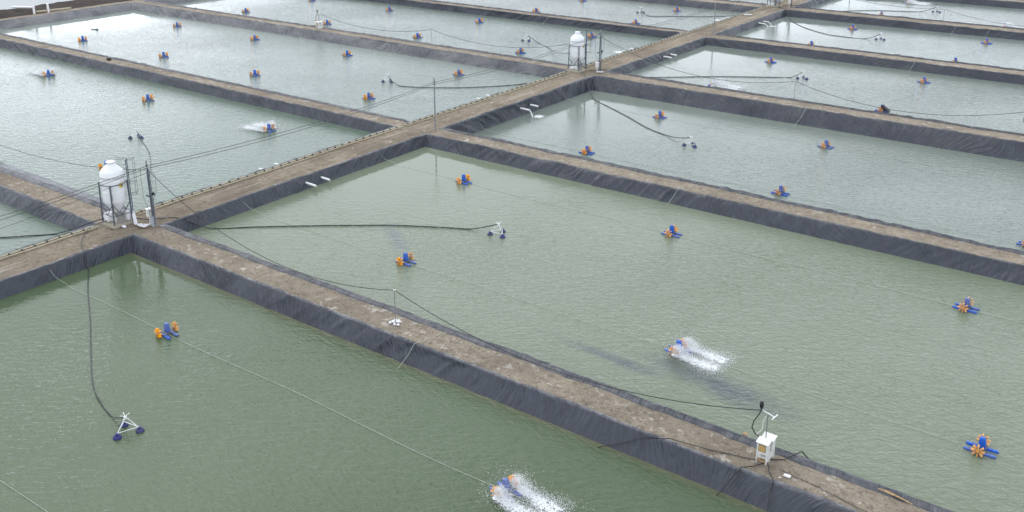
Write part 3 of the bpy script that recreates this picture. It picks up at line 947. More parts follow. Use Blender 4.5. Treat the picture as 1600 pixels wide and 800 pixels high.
# white ropes tied over the dikes
def dike_rope(x, ya, yb, dx, zw0, zw1, label):
    CR0 = {38.6: 39.35, 73.1: 74.0, 105.4: 107.3, 139.2: 139.9, 171.5: 172.1, 106.3: 108.1, 140.2: 140.9}[ya]
    pts = [(x, ya - 0.75, zw0 + 0.02), (x + dx * 0.12, ya + (CR0 - ya) * 0.35 - 0.12, zw0 + 0.62), (x + dx * 0.2, CR0 - 0.1, 1.16), (x + dx * 0.22, CR0 + 0.35, 1.16)]
    for k in range(1, 8):
        t = k / 8; yy = CR0 + 0.4 + (yb - 0.9 - CR0 - 0.4) * t; xx = x + dx * (0.2 + 0.6 * t) + 0.12 * math.sin(k * 2.2)
        pts.append((xx, yy, float(earth_z(xx, yy)) + 0.05))
    pts += [(x + dx * 0.9, yb - 0.7, 1.20), (x + dx, yb + 0.4, zw1 + 0.05)]
    tag(MB().tube(pts, 0.013, 6).build('tie_rope', M['rope'], None), label, 'rope', 'tie ropes laid over the dikes')
dike_rope(-36.2, 38.6, 43.2, 0.8, 0, 0, 'white tie rope laid over the nearest dike right of the thin pole')
dike_rope(-36.4, 73.1, 77.6, 1.2, 0, -0.5, 'white tie rope running down the liner of the second dike')
dike_rope(-37.5, 105.4, 111.4, 1.6, -0.5, 0, 'white tie rope running down the tall liner of the third dike')
dike_rope(-34.5, 139.2, 144.2, 1.6, 0, 0, 'white tie rope running down the liner of the fourth dike')
dike_rope(-36.8, 171.5, 177.0, 1.6, 0, 0, 'left of two white tie ropes on the liner of the fifth dike')
dike_rope(-31.8, 171.5, 177.0, 1.8, 0, 0, 'right of two white tie ropes on the liner of the fifth dike')
dike_rope(-98.5, 106.3, 111.4, 1.4, 0, 0, 'white tie rope on the liner of the dike behind the long left pond')
dike_rope(-95.5, 140.2, 144.2, 1.2, 0, 0, 'white tie rope on the far left dike beyond the farther silo')

# ------------------------------------------------------------------ pegged pipes along the road's left edge
def pegged(ya, yb, label, peg=True):
    root = thing('supply_pipe', label, 'pipe', (0, 0, 0), 0, 'pegged supply pipes along the dirt road')
    for dx, r_ in ((0.0, 0.075), (0.36, 0.055)):
        pts = []
        n = max(2, int((yb - ya) / 1.5))
        for k in range(n + 1):
            y = ya + (yb - ya) * k / n; x = -69.32 + dx + 0.03 * math.sin(y * 0.7 + dx * 9)
            pts.append((x, y, float(earth_z(x, y)) + 0.10 + r_ * 0.5))
        MB().tube(pts, r_, 8).build('pipe', M['beige'], root, smooth=True)
    pb = None
    n = int(yb - ya)
    for k in range(n):
        y = ya + 0.5 + k; x = -69.14
        z = float(earth_z(x, y))
        if pb is None:
            pb = MB()
            pb.box((0, 0, 0.1), (0.08, 0.06, 0.36))
            pb.box((0, 0, 0.2), (0.34, 0.05, 0.035))
            pb = pb.build('peg', M['cable'], root)
            p = pb
        else:
            p = pb.copy(); C.objects.link(p); p.parent = root
        p.location = (x, y, z)
pegged(8, 38.6, 'pair of beige pegged pipes on the road edge before the front silo')
pegged(42.2, 74.5, 'pair of beige pegged pipes on the road edge beyond the front silo')
pegged(75.0, 107.0, 'pair of beige pegged pipes on the road edge approaching the farther silo')
pegged(110.2, 141.5, 'pair of beige pegged pipes on the road edge just beyond the farther silo')
pegged(142.0, 173.5, 'pair of beige pegged pipes on the road edge approaching the farthest silo')
pegged(177.0, 208, 'pair of beige pegged pipes on the road edge beyond the farthest silo')

# ------------------------------------------------------------------ feed silos
def make_silo(x, y, label):
    gz = 1.02
    root = thing('feed_silo', label, 'silo', (x, y, gz), 0, 'white feed silos beside the dirt road')
    MB().box((0, 0, 0.07), (2.0, 2.0, 0.22)).build('concrete_slab', M['concrete'], root, bevel=0.02)
    b = MB()
    prof = [(0.13, 0.75), (0.25, 0.95), (0.60, 1.38), (0.99, 1.92), (1.03, 2.0), (1.03, 2.75), (1.055, 2.77), (1.055, 2.83), (1.03, 2.85), (1.03, 3.62),
            (1.055, 3.64), (1.055, 3.70), (1.03, 3.72), (1.03, 3.95), (1.075, 3.98), (1.08, 4.10), (1.03, 4.16), (1.02, 4.40), (0.94, 4.48), (0.62, 4.78), (0.34, 4.98), (0.31, 5.0), (0.31, 5.12), (0.0, 5.13)]
    prof = [(r_ * 0.88, z_) for r_, z_ in prof]
    body = b.lathe(prof, n=40).build('tank', M['silo'], root, smooth=True)
    MB().lathe([(0.0, 5.135), (0.35, 5.135), (0.36, 5.17), (0.30, 5.21), (0.0, 5.23)], n=28).build('lid', M['silo'], root, smooth=True)
    # yellow round emblem facing the road
    a0 = R(-75)
    em = MB()
    c = Vector((math.cos(R(8)), math.sin(R(8)), 0))
    sd_ = Vector((-c.y, c.x, 0))
    ring = []
    for k in range(20):
        a = 2 * PI * k / 20
        ring.append(c * (0.925 - 0.02 * abs(math.cos(a))) + sd_ * 0.2 * math.cos(a) + Vector((0, 0, 3.35 + 0.2 * math.sin(a))))
    em.add(ring, [tuple(range(20))]).build('round_decal', M['yellow'], body)
    em = MB()
    ring = []
    for k in range(14):
        a = 2 * PI * k / 14
        ring.append(c * 0.935 + sd_ * (0.07 * math.cos(a) + 0.07) + Vector((0, 0, 3.33 + 0.11 * math.sin(a))))
    em.add(ring, [tuple(range(14))]).build('decal_spot', M['darksteel'], body)
    # legs
    LH = [3.72, 3.55, 3.55, 3.72, 4.0]
    for (sx, sy, h_) in ((-1, -1, 3.52), (1, -1, 3.45), (1, 1, 3.6), (-1, 1, 4.1)):
        MB().bar((sx * 0.82, sy * 0.82, 0.18), (sx * 0.76, sy * 0.76, h_), 0.10).build('leg', M['darksteel'], root)
    rg = MB()
    n = 40
    for zz, rr, th in ((3.45, 1.0, 0.03), (4.06, 0.97, 0.015)):
        rg.tube([((rr) * math.cos(2 * PI * k / n), rr * math.sin(2 * PI * k / n), zz) for k in range(n + 1)], th, 6, cap=False)
    rg.build('ring_band', M['darksteel'], root)
    br = MB()
    cs = [(-0.82, -0.82), (0.82, -0.82), (0.82, 0.82), (-0.82, 0.82)]
    for i in range(4):
        p, q = cs[i], cs[(i + 1) % 4]
        mid = ((p[0] + q[0]) / 2, (p[1] + q[1]) / 2)
        br.bar((p[0], p[1], 1.9), (mid[0], mid[1], 0.9), 0.04); br.bar((q[0], q[1], 1.9), (mid[0], mid[1], 0.9), 0.04)
        br.bar((p[0], p[1], 0.9), (q[0], q[1], 0.9), 0.04)
    br.build('cross_brace', M['darksteel'], root)
    # caged ladder on the far right side
    lx, ly = 1.0, 1.0
    out = Vector((0.72, 0.69, 0)); sid = Vector((-0.69, 0.72, 0))
    base = out * 1.22
    ld = MB()
    for s in (-1, 1):
        ld.tube([base + sid * 0.2 * s + Vector((0, 0, 0.2)), base + sid * 0.2 * s + Vector((0, 0, 5.35))], 0.035, 6)
    for k in range(17):
        z = 0.45 + k * 0.3
        ld.tube([base - sid * 0.2 + Vector((0, 0, z)), base + sid * 0.2 + Vector((0, 0, z))], 0.010, 5)
    for z in (1.9, 3.45, 4.6):
        ld.tube([base + Vector((0, 0, z)), out * 1.02 + Vector((0, 0, z))], 0.022, 5)
    lo = ld.build('ladder', M['darksteel'], root)
    cg = MB()
    hoop = [(-0.2, 0), (-0.30, 0.55), (0.30, 0.55), (0.2, 0)]
    for z in (2.45, 3.4, 4.35, 5.35):
        cg.tube([base + sid * a + out * b_ + Vector((0, 0, z)) for a, b_ in hoop], 0.02, 5)
    for a, b_ in hoop[1:-1]:
        cg.tube([base + sid * a + out * b_ + Vector((0, 0, 2.45)), base + sid * a + out * b_ + Vector((0, 0, 5.45))], 0.016, 5)
    cg.build('cage', M['darksteel'], lo)
    rl = MB()
    for s in (-1, 1):
        rl.tube([base + sid * 0.22 * s + Vector((0, 0, 5.45)), out * 0.9 + sid * 0.25 * s + Vector((0, 0, 5.35)), out * 0.42 + sid * 0.22 * s + Vector((0, 0, 5.45))], 0.018, 5)
        rl.tube([base + sid * 0.22 * s + Vector((0, 0, 5.05)), out * 0.95 + sid * 0.25 * s + Vector((0, 0, 4.72)), out * 0.5 + sid * 0.22 * s + Vector((0, 0, 5.1))], 0.016, 5)
    rl.build('hand_rail', M['darksteel'], root)
    # blower and feed gear under the hopper
    MB().tube([(0, 0, 1.0), (0, 0, 0.62)], 0.14, 12).tube([(-0.35, -0.1, 0.45), (0.35, -0.1, 0.45)], 0.16, 12).box((0, -0.05, 0.27), (0.6, 0.4, 0.2)).build('feed_blower', M['cab'], root)
    MB().box((0.52, -0.05, 0.62), (0.42, 0.5, 0.86)).build('control_box', M['grey'], root, bevel=0.015)
    MB().tube([(0.62, -0.62, 3.4), (0.64, -0.63, 2.4), (0.5, -0.55, 1.3), (0.35, -0.3, 0.7)], 0.04, 8).build('feed_hose', M['olive'], root, smooth=True)
    return root
SILO = [(-68.72, 40.25), (-68.85, 108.6), (-68.8, 175.2)]
make_silo(*SILO[0], 'white feed silo in front at left, beside the nearest crossroads of dikes')
make_silo(*SILO[1], 'white feed silo farther back at the upper centre of the road')
make_silo(*SILO[2], 'farthest feed silo, only its legs showing at the top edge')

# feed bags standing on the slabs
def lumpy(name, c, d, mat_, label, cat, group, seed):
    bm = bmesh.new(); bmesh.ops.create_icosphere(bm, subdivisions=3, radius=1)
    for v in bm.verts:
        p = v.co
        q = Vector([math.copysign(abs(t) ** 0.55, t) for t in p])
        nn = float(fbm(np.array(p.x * 1.7 + seed), np.array(p.y * 1.7 + p.z * 2.1), 3))
        q *= 1 + 0.28 * nn
        v.co = Vector((q.x * d[0] / 2, q.y * d[1] / 2, q.z * d[2] / 2 + d[2] / 2))
    me = bpy.data.meshes.new(name); bm.to_mesh(me); bm.free()
    o = link(name, me, mat_, smooth=True); o.location = c
    return tag(o, label, cat, group)
lumpy('feed_sack', (-69.22, 39.85, 1.20), (0.78, 0.8, 0.78), M['cloth'], 'bulging white feed sack on the near left of the front silo slab', 'sack', 'white feed sacks under the silos', 2)
lumpy('feed_sack', (-68.15, 40.85, 1.20), (0.42, 0.42, 0.85), M['cloth'], 'upright white feed sack beside the grey box under the front silo', 'sack', 'white feed sacks under the silos', 5)
lumpy('feed_sack', (-69.35, 108.35, 1.20), (0.62, 0.6, 0.35), M['cloth'], 'low white sack on the slab of the farther silo', 'sack', 'white feed sacks under the silos', 9)
lumpy('feed_sack', (-67.45, 39.95, 1.02), (0.42, 0.26, 0.16), M['cloth'], 'small white sack lying on the earth beside the front silo slab', 'sack', 'white feed sacks under the silos', 14)
# white sheet trailing from the silo to the pole
def sheet(path, wid, label, seed):
    n = 60; w = 9
    path = [Vector(p) for p in path]
    P = np.zeros((n, w, 3))
    for i in range(n):
        t = i / (n - 1) * (len(path) - 1); k = min(int(t), len(path) - 2); f_ = t - k
        c = path[k].lerp(path[k + 1], f_); dd = (path[k + 1] - path[k]).normalized(); sd_ = Vector((-dd.y, dd.x, 0)).normalized()
        ww = wid * (0.7 + 0.8 * float(vn(i * 0.13, seed)))
        for j in range(w):
            s = (j / (w - 1) - 0.5)
            p = c + sd_ * s * ww
            zz = 0.10 * abs(math.sin(j * 1.9 + i * 0.25)) + 0.07 * float(vn(i * 0.5, j * 0.8 + seed))
            P[i, j] = (p.x, p.y, p.z + zz)
    tag(grid_mesh('plastic_sheet', P, M['cloth']), label, 'sheet')
sheet([(-67.85, 41.1, 1.95), (-67.55, 41.0, 1.6), (-67.3, 40.9, 1.15), (-66.95, 40.7, 1.05), (-66.6, 40.85, 1.05), (-66.2, 41.25, 1.05), (-66.0, 41.75, 1.05)], 0.2, 'crumpled white plastic sheet trailing from the front silo to the pole', 3)
sheet([(-66.9, 41.0, 1.05), (-66.4, 40.75, 1.07), (-65.9, 41.0, 1.05)], 0.32, 'heap of crumpled white sheeting at the foot of the front pole', 23)
sheet([(-66.1, 109.2, 1.05), (-65.7, 109.3, 1.05), (-65.3, 109.5, 1.05)], 0.45, 'small white sheet on the earth at the foot of the second main pole', 33)

# ------------------------------------------------------------------ utility poles and cables
PX = [(-65.9, 8.0, 6.3), (-65.88, 41.6, 6.5), (-65.5, 75.75, 6.7), (-66.15, 109.9, 6.6), (-65.2, 142.5, 6.0), (-65.9, 176.3, 6.4), (-65.6, 209, 6.4)]
PL_ = ['utility pole before the frame', 'cluttered utility pole beside the front silo with conduits down its side', 'plain grey utility pole at the second crossroads of dikes',
       'utility pole with a white cabinet beside the farther silo', 'plain pole at the fourth crossroads of dikes in the upper right', 'utility pole beside the farthest silo', 'utility pole at the far end of the road']
for i, (x, y, zt) in enumerate(PX):
    if i in (0,): continue
    root = thing('utility_pole', PL_[i], 'pole', (x, y, 0.98), 0, 'poles along the dirt road')
    h = zt - 0.98
    MB().tube([(0, 0, 0), (0, 0, h)], [0.085, 0.06], 12).build('shaft', M['steel'], root, smooth=True)
    if i in (1, 3, 5):
        MB().box((0, 0, 0.42), (0.34, 0.34, 0.86)).build('concrete_foot', M['greyconc'], root, bevel=0.02) if i == 1 else None
        c = MB()
        for k, (dx, dy, zz) in enumerate(((0.14, 0.02, h - 0.7), (0.17, 0.09, h - 0.8), (-0.12, 0.05, h - 1.0), (0.1, -0.1, h - 0.9), (0.22, -0.02, h - 1.3))):
            c.tube([(dx, dy, 0.1), (dx * 1.1, dy, zz * 0.5), (dx * 0.6, dy, zz)], 0.026, 6)
        c.build('conduit', M['darksteel'], root)
        MB().tube([(0.05, 0.1, h - 0.6), (0.45, 0.35, h - 1.2), (0.42, 0.3, h - 2.6), (0.15, 0.1, h - 3.4)], 0.014, 5).build('loose_wire', M['cable'], root)
        MB().tube([(-0.05, -0.1, h - 0.6), (-0.5, -0.25, h - 0.7), (-0.6, -0.25, h - 1.6), (-0.55, -0.25, h - 3.2), (-0.1, -0.1, h - 4.4)], 0.016, 5).build('loose_wire', M['olive'], root)
        MB().box((-0.2, -0.05, 2.55), (0.42, 0.12, 0.12)).build('bracket', M['darksteel'], root)
        MB().lathe([(0, -0.13), (0.11, -0.08), (0.13, 0.02), (0.08, 0.12), (0, 0.14)], (0.26, 0.12, 2.75), 12).build('siren', M['black'], root, smooth=True)
        cb = (-0.42, -0.02, 1.05) if i == 1 else (-0.10, -0.42, 0.98)
        cab = MB().box(cb, (0.36, 0.34, 0.62)).build('cabinet', M['cab'], root, bevel=0.012)
        MB().box((cb[0], cb[1], cb[2] + 0.335), (0.46, 0.44, 0.05)).build('cabinet_roof', M['white'], cab)
        MB().bar((cb[0], cb[1], 0), (cb[0], cb[1], cb[2] - 0.3), 0.07).build('cabinet_post', M['white'], cab)
    ia = MB()
    for dz in (0.45, 0.72):
        ia.bar((-0.14, 0, h - dz), (0.14, 0, h - dz), 0.05)
        ia.lathe([(0, -0.06), (0.045, -0.04), (0.03, 0), (0.045, 0.04), (0, 0.06)], (0.14, 0, h - dz + 0.05), 8)
    ia.build('insulator_arm', M['darksteel'], root)
SEC = ['before the front silo', 'from the front silo to the plain second pole', 'from the second pole to the farther silo', 'from the farther silo to the fourth crossroads', 'from the fourth crossroads to the farthest silo', 'beyond the farthest silo']
for i in range(len(PX) - 1):
    a, b_ = PX[i], PX[i + 1]
    for j, (dz, ox) in enumerate(((0.42, 0.13), (0.70, -0.13))):
        tag(MB().tube(sag((a[0] + ox, a[1], a[2] - dz), (b_[0] + ox, b_[1], b_[2] - dz), 0.55 + 0.1 * j), 0.022, 5).build('power_cable', M['cable']),
            '%s of two sagging black cables %s' % ('upper' if j == 0 else 'lower', SEC[i]), 'cable', 'cables strung along the road poles')
a, b_ = PX[0], PX[1]
tag(MB().tube(sag((a[0], a[1], a[2] - 1.3), (b_[0], b_[1], b_[2] - 1.0), 0.8), 0.016, 5).build('power_cable', M['cable']), 'thin lowest cable leaving the frame left of the front silo', 'cable')

# thin support posts on the dikes and control cabinets
def post(x, y, zt, label, foot):
    root = thing('support_post', label, 'post', (x, y, float(earth_z(x, y))), 0, 'thin posts carrying cable over the dikes')
    MB().tube([(0, 0, 0), (0.0, 0, zt - 1)], 0.026, 8).build('shaft', M['steel'], root, smooth=True)
    MB().bar((-0.09, 0, zt - 1.02), (0.09, 0, zt - 1.02), 0.045).build('cable_saddle', M['white'], root)
    if foot:
        for k in range(9):
            a = k * 0.7 + 0.3; r_ = 0.14 + 0.10 * (k % 3)
            bm = bmesh.new(); bmesh.ops.create_icosphere(bm, subdivisions=2, radius=0.1)
            for v in bm.verts:
                v.co *= 0.8 + 0.5 * float(vn(v.co.x * 20 + k * 3, v.co.y * 20 + v.co.z * 13))
                v.co.z *= 0.7
            me = bpy.data.meshes.new('foot_stone'); bm.to_mesh(me); bm.free()
            s = link('foot_stone', me, M['cloth'], root); s.location = (r_ * math.cos(a), r_ * math.sin(a), 0.07 + (0.1 if k % 3 == 0 else 0))
post(-38.95, 40.75, 3.35, 'thin steel post with white stones at its foot on the nearest dike', True)
post(-39.8, 110.3, 3.3, 'thin steel post on the third dike right of the road', False)
post(-39.0, 174.0, 3.4, 'thin steel post on the fifth dike at the top right', False)
post(-95.3, 109.9, 3.5, 'thin steel post on the dike behind the long left pond', False)
post(-95.5, 42.0, 3.4, 'thin steel post on the leftmost near dike, outside the frame', False)

def cabinet(x, y, label, rz=0, simple=False):
    z = float(earth_z(x, y))
    root = thing('control_cabinet', label, 'control box', (x, y, z), rz, 'control cabinets on the dikes')
    for (ox, oy, nm) in ((0, 0, 'cabinet_box'), (0.06, 0.50, 'cabinet_box')):
        bx = MB().box((ox, oy, 0.86), (0.54, 0.36, 0.62)).build(nm, M['cab'], root, bevel=0.01)
        rot = Matrix.Rotation(R(9), 3, 'X')
        MB().box((ox, oy, 1.20), (0.64, 0.50, 0.035), rot).build('sloping_roof', M['white'], bx)
        if oy == 0:
            MB().box((ox, oy - 0.185, 0.88), (0.36, 0.012, 0.40)).build('window_frame', M['black'], bx)
            MB().box((ox, oy - 0.197, 0.88), (0.32, 0.016, 0.36)).build('amber_window', M['panel'], bx)
    st = MB()
    for (ox, oy) in ((-0.24, -0.15), (0.24, -0.15), (-0.24, 0.65), (0.30, 0.65), (-0.24, 0.2), (0.26, 0.2)):
        st.bar((ox, oy, 0), (ox, oy, 0.56), 0.06)
    st.box((0, 0, 0.36), (0.5, 0.34, 0.05)); st.box((0.03, 0.5, 0.5), (0.5, 0.34, 0.05))
    st.box((0.26, 0.25, 0.34), (0.03, 0.9, 0.42))
    st.build('stand', M['cab'], root)
    MB().box((0, -0.1, 0.16), (0.5, 0.16, 0.06)).build('wooden_sill', M['wood'], root)
    MB().tube([(-0.03, 0.27, 0), (-0.03, 0.27, 2.55)], 0.032, 8).build('mast', M['steel'], root, smooth=True)
    am = MB().tube([(-0.32, 0.38, 2.60), (0.36, 0.14, 2.60)], 0.024, 8).tube([(0.28, -0.02, 2.52), (0.44, 0.30, 2.70)], 0.03, 8)
    am.build('cross_arm', M['white'], root)
    MB().lathe([(0, -0.26), (0.06, -0.2), (0.11, -0.02), (0.09, 0.14), (0, 0.24)], (-0.43, 0.40, 2.86), 12).build('cable_bag', M['black'], root, smooth=True)
    MB().tube([(-0.42, 0.40, 2.6), (-0.50, 0.36, 2.35), (-0.72, 0.3, 1.9), (-0.78, 0.3, 1.5), (-0.6, 0.3, 1.25), (-0.2, 0.3, 1.05)], 0.032, 6).build('cable_drop', M['cable'], root, smooth=True)
    MB().tube([(-0.06, 0.28, 2.5), (-0.24, 0.3, 2.1), (-0.26, 0.3, 1.6), (-0.5, 0.3, 1.25), (-0.42, 0.3, 1.05), (-0.2, 0.3, 1.0)], 0.018, 6).build('white_drop', M['white'], root, smooth=True)
cabinet(-14.55, 40.75, 'pair of white control cabinets with amber window and mast on the nearest dike')
cabinet(-119.4, 109.5, 'distant control cabinet with mast on the dike at the upper left')
cabinet(-14.95, 110.2, 'control cabinet cut by the right edge on the third dike')

def cable(pts_list, r, label, matn='cable', cat='cable', group=None):
    tag(MB().tube(pts_list, r, 6).build('power_cable', M[matn]), label, cat, group)
def chain(*segs):
    out = []
    for (a, b_, s) in segs:
        p = sag(a, b_, s)
        out += p if not out else p[1:]
    return out
cable(chain(((-65.85, 41.6, 5.75), (-38.95, 40.75, 3.34), 2.45), ((-38.95, 40.75, 3.34), (-15.0, 41.15, 3.55), 1.75)), 0.024, 'black cable swooping along the nearest dike from front pole to control cabinets', group='cables over the dikes')
cable(chain(((-66.1, 109.9, 5.7), (-39.8, 110.3, 3.3), 2.1), ((-39.8, 110.3, 3.3), (-15.4, 110.6, 3.5), 1.8)), 0.028, 'black cable swooping along the third dike right of the farther silo', group='cables over the dikes')
cable(chain(((-65.9, 176.3, 5.6), (-39.0, 174.0, 3.4), 1.2), ((-39.0, 174.0, 3.4), (-15, 174.4, 3.4), 1.6), ), 0.028, 'black cable swooping along the fifth dike at the top right', group='cables over the dikes')
cable(chain(((-66.2, 109.9, 5.6), (-95.3, 109.9, 3.5), 2.0), ((-95.3, 109.9, 3.5), (-119.8, 109.9, 3.6), 1.3)), 0.028, 'black cable swooping along the dike left of the farther silo', group='cables over the dikes')
cable(chain(((-65.9, 41.6, 5.7), (-95.5, 42.0, 3.4), 0.9)), 0.022, 'black cable leaving the left edge behind the front silo', group='cables over the dikes')
cable(chain(((-65.95, 176.3, 5.6), (-95.3, 175.5, 3.4), 1.2)), 0.028, 'black cable dropping left from the pole by the farthest silo', group='cables over the dikes')

# ------------------------------------------------------------------ tripod feed spreaders with their hoses
def make_tripod():
    root = empty('tripod_float', (0, 0, 0))
    tag(root, 'x', 'feed spreader', 'tripod feed spreaders floating on the ponds')
    fp = [(0.68, 0, 0), (-0.34, 0.60, 0), (-0.34, -0.60, 0)]
    for p in fp:
        f = MB().lathe([(0.05, -0.10), (0.17, -0.08), (0.235, 0.0), (0.23, 0.07), (0.16, 0.15), (0.08, 0.18), (0.075, 0.22), (0.10, 0.23), (0.10, 0.27), (0.0, 0.27)], p, 18).build('float', M['navy'], root, smooth=True)
    fr = MB()
    top = Vector((0, 0, 0.88))
    for p in fp:
        fr.tube([Vector(p) * 0.96 + Vector((0, 0, 0.22)), top + Vector(p) * 0.05], 0.022, 6)
    for i in range(3):
        a, b_ = Vector(fp[i]) * 0.93 + Vector((0, 0, 0.26)), Vector(fp[(i + 1) % 3]) * 0.93 + Vector((0, 0, 0.26))
        fr.tube([a, b_], 0.02, 6)
    fr.build('frame', M['white'], root)
    MB().lathe([(0.07, 0.78), (0.09, 0.8), (0.09, 0.92), (0.05, 0.95), (0, 0.95)], n=12).build('spreader_head', M['white'], root, smooth=True)
    ar = MB()
    for a in (0.6, 0.6 + PI, 2.2, 2.2 + PI):
        ar.tube([(0, 0, 0.93), (0.26 * math.cos(a), 0.26 * math.sin(a), 1.05)], 0.02, 6)
    ar.build('spreader_arm', M['white'], root)
    return root
tri = make_tripod(); index_kids()
TRI = [((-43.4, 24.3), 0, R(40), 'tripod feed spreader on blue floats in the green foreground pond', -20),
       ((-44.15, 58.5), 0, R(215), 'tripod feed spreader on blue floats in the widest middle pond', 0),
       ((-91.9, 57.3), 0, R(10), 'tripod feed spreader in the pond behind the front silo', 0),
       ((-87.8, 92.3), 0, R(350), 'tripod feed spreader in the long bright-cornered pond', 0),
       ((-89.2, 125.8), 0, R(215), 'tripod feed spreader left of the farther silo', 0),
       ((-43.5, 91.3), -0.5, R(215), 'tripod feed spreader in the third pond right of the road', 0),
       ((-44.6, 126.1), 0, R(340), 'tripod feed spreader in the fourth pond right of the road', 0),
       ((-44.6, 159.5), 0, R(340), 'tripod feed spreader in the fifth pond right of the road', 0),
       ((-44.4, 192.2), 0, R(215), 'tripod feed spreader in the sixth pond right of the road', 0),
       ((-87.8, 160), 0, R(350), 'tripod feed spreader in the fifth pond left of the road', 0)]
for i, ((x, y), z, rz, lab, _) in enumerate(TRI):
    o = tri if i == 0 else copy_tree(tri)
    o.location = (x, y, z); o.rotation_euler = (0, 0, rz); o['label'] = lab

def hose(pts, label, r=0.045):
    # Catmull-Rom through the points
    P = [Vector(p) for p in pts]; out = []
    for i in range(len(P) - 1):
        p0, p1, p2, p3 = P[max(0, i - 1)], P[i], P[i + 1], P[min(len(P) - 1, i + 2)]
        n = max(3, int((p2 - p1).length / 0.8))
        for k in range(n):
            t = k / n
            out.append(0.5 * ((2 * p1) + (p2 - p0) * t + (2 * p0 - 5 * p1 + 4 * p2 - p3) * t * t + (3 * p1 - p0 - 3 * p2 + p3) * t ** 3))
    out.append(P[-1])
    root = thing('feed_hose', label, 'hose', (0, 0, 0), 0, 'black feed hoses running to the tripod spreaders')
    MB().tube(out, r, 8).build('hose', M['hose'], root, smooth=True)
    # white cable ties along the hose
    acc = 0; tb = MB()
    for i in range(1, len(out)):
        acc += (out[i] - out[i - 1]).length
        if acc > 3.4:
            acc = 0; d = (out[i] - out[i - 1]).normalized() * 0.035
            tb.tube([out[i] - d, out[i] + d], r * 1.1, 6)
    if tb.v: tb.build('cable_tie', M['steel'], root)['kind'] = 'stuff'
W0 = 0.06
hose([(-68.6, 40.6, 1.5), (-67.2, 42.0, 1.12), (-65.9, 43.6, 1.08), (-64.9, 44.6, 0.5), (-63.6, 45.5, W0), (-61.1, 47.8, W0), (-57.0, 51.2, W0), (-54.3, 53.3, W0), (-52.0, 55.0, W0), (-48.3, 57.1, W0),
      (-46.7, 57.9, W0), (-45.7, 58.3, 0.3), (-44.3, 58.5, 0.85)], 'black hose floating straight across the widest middle pond')
hose([(-69.0, 39.6, 1.4), (-69.3, 38.2, 1.15), (-67.5, 36.3, 1.1), (-65.6, 35.3, 1.1), (-64.9, 35.0, 0.6), (-64.3, 34.8, W0), (-61.3, 32.9, W0), (-56.4, 30.1, W0), (-53.6, 28.4, W0), (-49.3, 25.9, W0), (-47.0, 25.0, W0),
      (-45.4, 24.6, W0), (-44.4, 24.5, 0.35), (-43.5, 24.3, 0.85)], 'thin black hose curving down the green foreground pond', 0.034)
hose([(-69.2, 39.6, 1.5), (-69.9, 39.2, 1.3), (-70.8, 38.4, 0.9), (-71.8, 37.9, 0.5), (-72.9, 37.2, W0), (-74.2, 35.7, W0), (-76.2, 33.6, W0), (-80, 30, W0), (-86, 26, W0)], 'black hose entering the small pond corner at the left edge')
p = sag((-65.9, 41.7, 5.2), (-86.5, 55.2, W0), 0.9, 16)
hose([tuple(q) for q in p[:-1]] + [(-87.4, 55.5, W0), (-89.8, 56.6, W0), (-91.2, 57.2, 0.4), (-91.9, 57.3, 0.85)], 'black hose hanging from the front pole to the pond behind', 0.03)
hose([(-69.5, 107.0, 1.1), (-70.3, 105.6, 0.9), (-71.3, 104.3, 0.3), (-72.2, 102.8, W0), (-73.3, 100.2, W0), (-76.6, 96.3, W0), (-79.8, 93.7, W0), (-82.7, 92.0, W0), (-84.8, 91.3, W0), (-86.4, 91.6, 0.35), (-87.7, 92.2, 0.85)],
     'black hose floating across the near end of the long left pond')
hose([(-69.0, 108.3, 2.4), (-70.0, 109.3, 3.0), (-72.5, 112.2, 2.3), (-79.0, 119.0, 0.5), (-83.1, 123.0, W0), (-86.8, 125.4, W0), (-88.3, 125.9, 0.5), (-89.2, 125.8, 0.85)], 'black hose sloping from the farther silo into the pond left of it')
hose([(-67.5, 108.0, 1.1), (-65.6, 105.6, 1.1), (-64.2, 104.2, 0.3), (-62.0, 101.9, -.44), (-58.8, 99.9, -.44), (-54.6, 97.3, -.44), (-50.5, 94.5, -.44), (-47.5, 93.1, -.44), (-45.4, 92.2, -.2), (-43.6, 91.3, 0.35)], 'black hose slanting down the third pond right of the road')
hose([(-67.3, 109.2, 1.1), (-65.7, 111.0, 1.1), (-64.4, 112.4, 0.4), (-63.2, 113.3, W0), (-61.4, 114.4, W0), (-58.8, 116.4, W0), (-54.1, 120.3, W0), (-48.5, 123.9, W0), (-46.0, 125.5, W0), (-44.7, 126.0, 0.85)], 'black hose floating across the fourth pond right of the road')
hose([(-67.5, 174.2, 1.1), (-65.0, 172.0, 1.1), (-63.6, 170.0, 0.3), (-61.6, 166.6, W0), (-57.5, 162.0, W0), (-53.1, 158.8, W0), (-49.8, 158.1, W0), (-46.5, 158.4, W0), (-44.7, 159.4, 0.85)], 'black hose curving through the fifth pond right of the road')
hose([(-67.4, 176.2, 1.1), (-65.0, 178.0, 1.1), (-63.0, 179.5, 0.3), (-59.8, 181.2, W0), (-56.4, 185.0, W0), (-52.6, 187.7, W0), (-48.4, 189.4, W0), (-46.5, 190.8, W0), (-44.5, 192.1, 0.85)], 'black hose floating across the sixth pond right of the road')
hose([(-69.8, 173.6, 1.1), (-70.8, 170.6, 0.6), (-71.9, 167.7, W0), (-75.5, 163.1, W0), (-80.2, 160.1, W0), (-83.9, 157.6, W0), (-85.4, 157.9, W0), (-87.0, 159.4, 0.4), (-87.8, 160, 0.85)], 'black hose floating across the fifth pond left of the road')

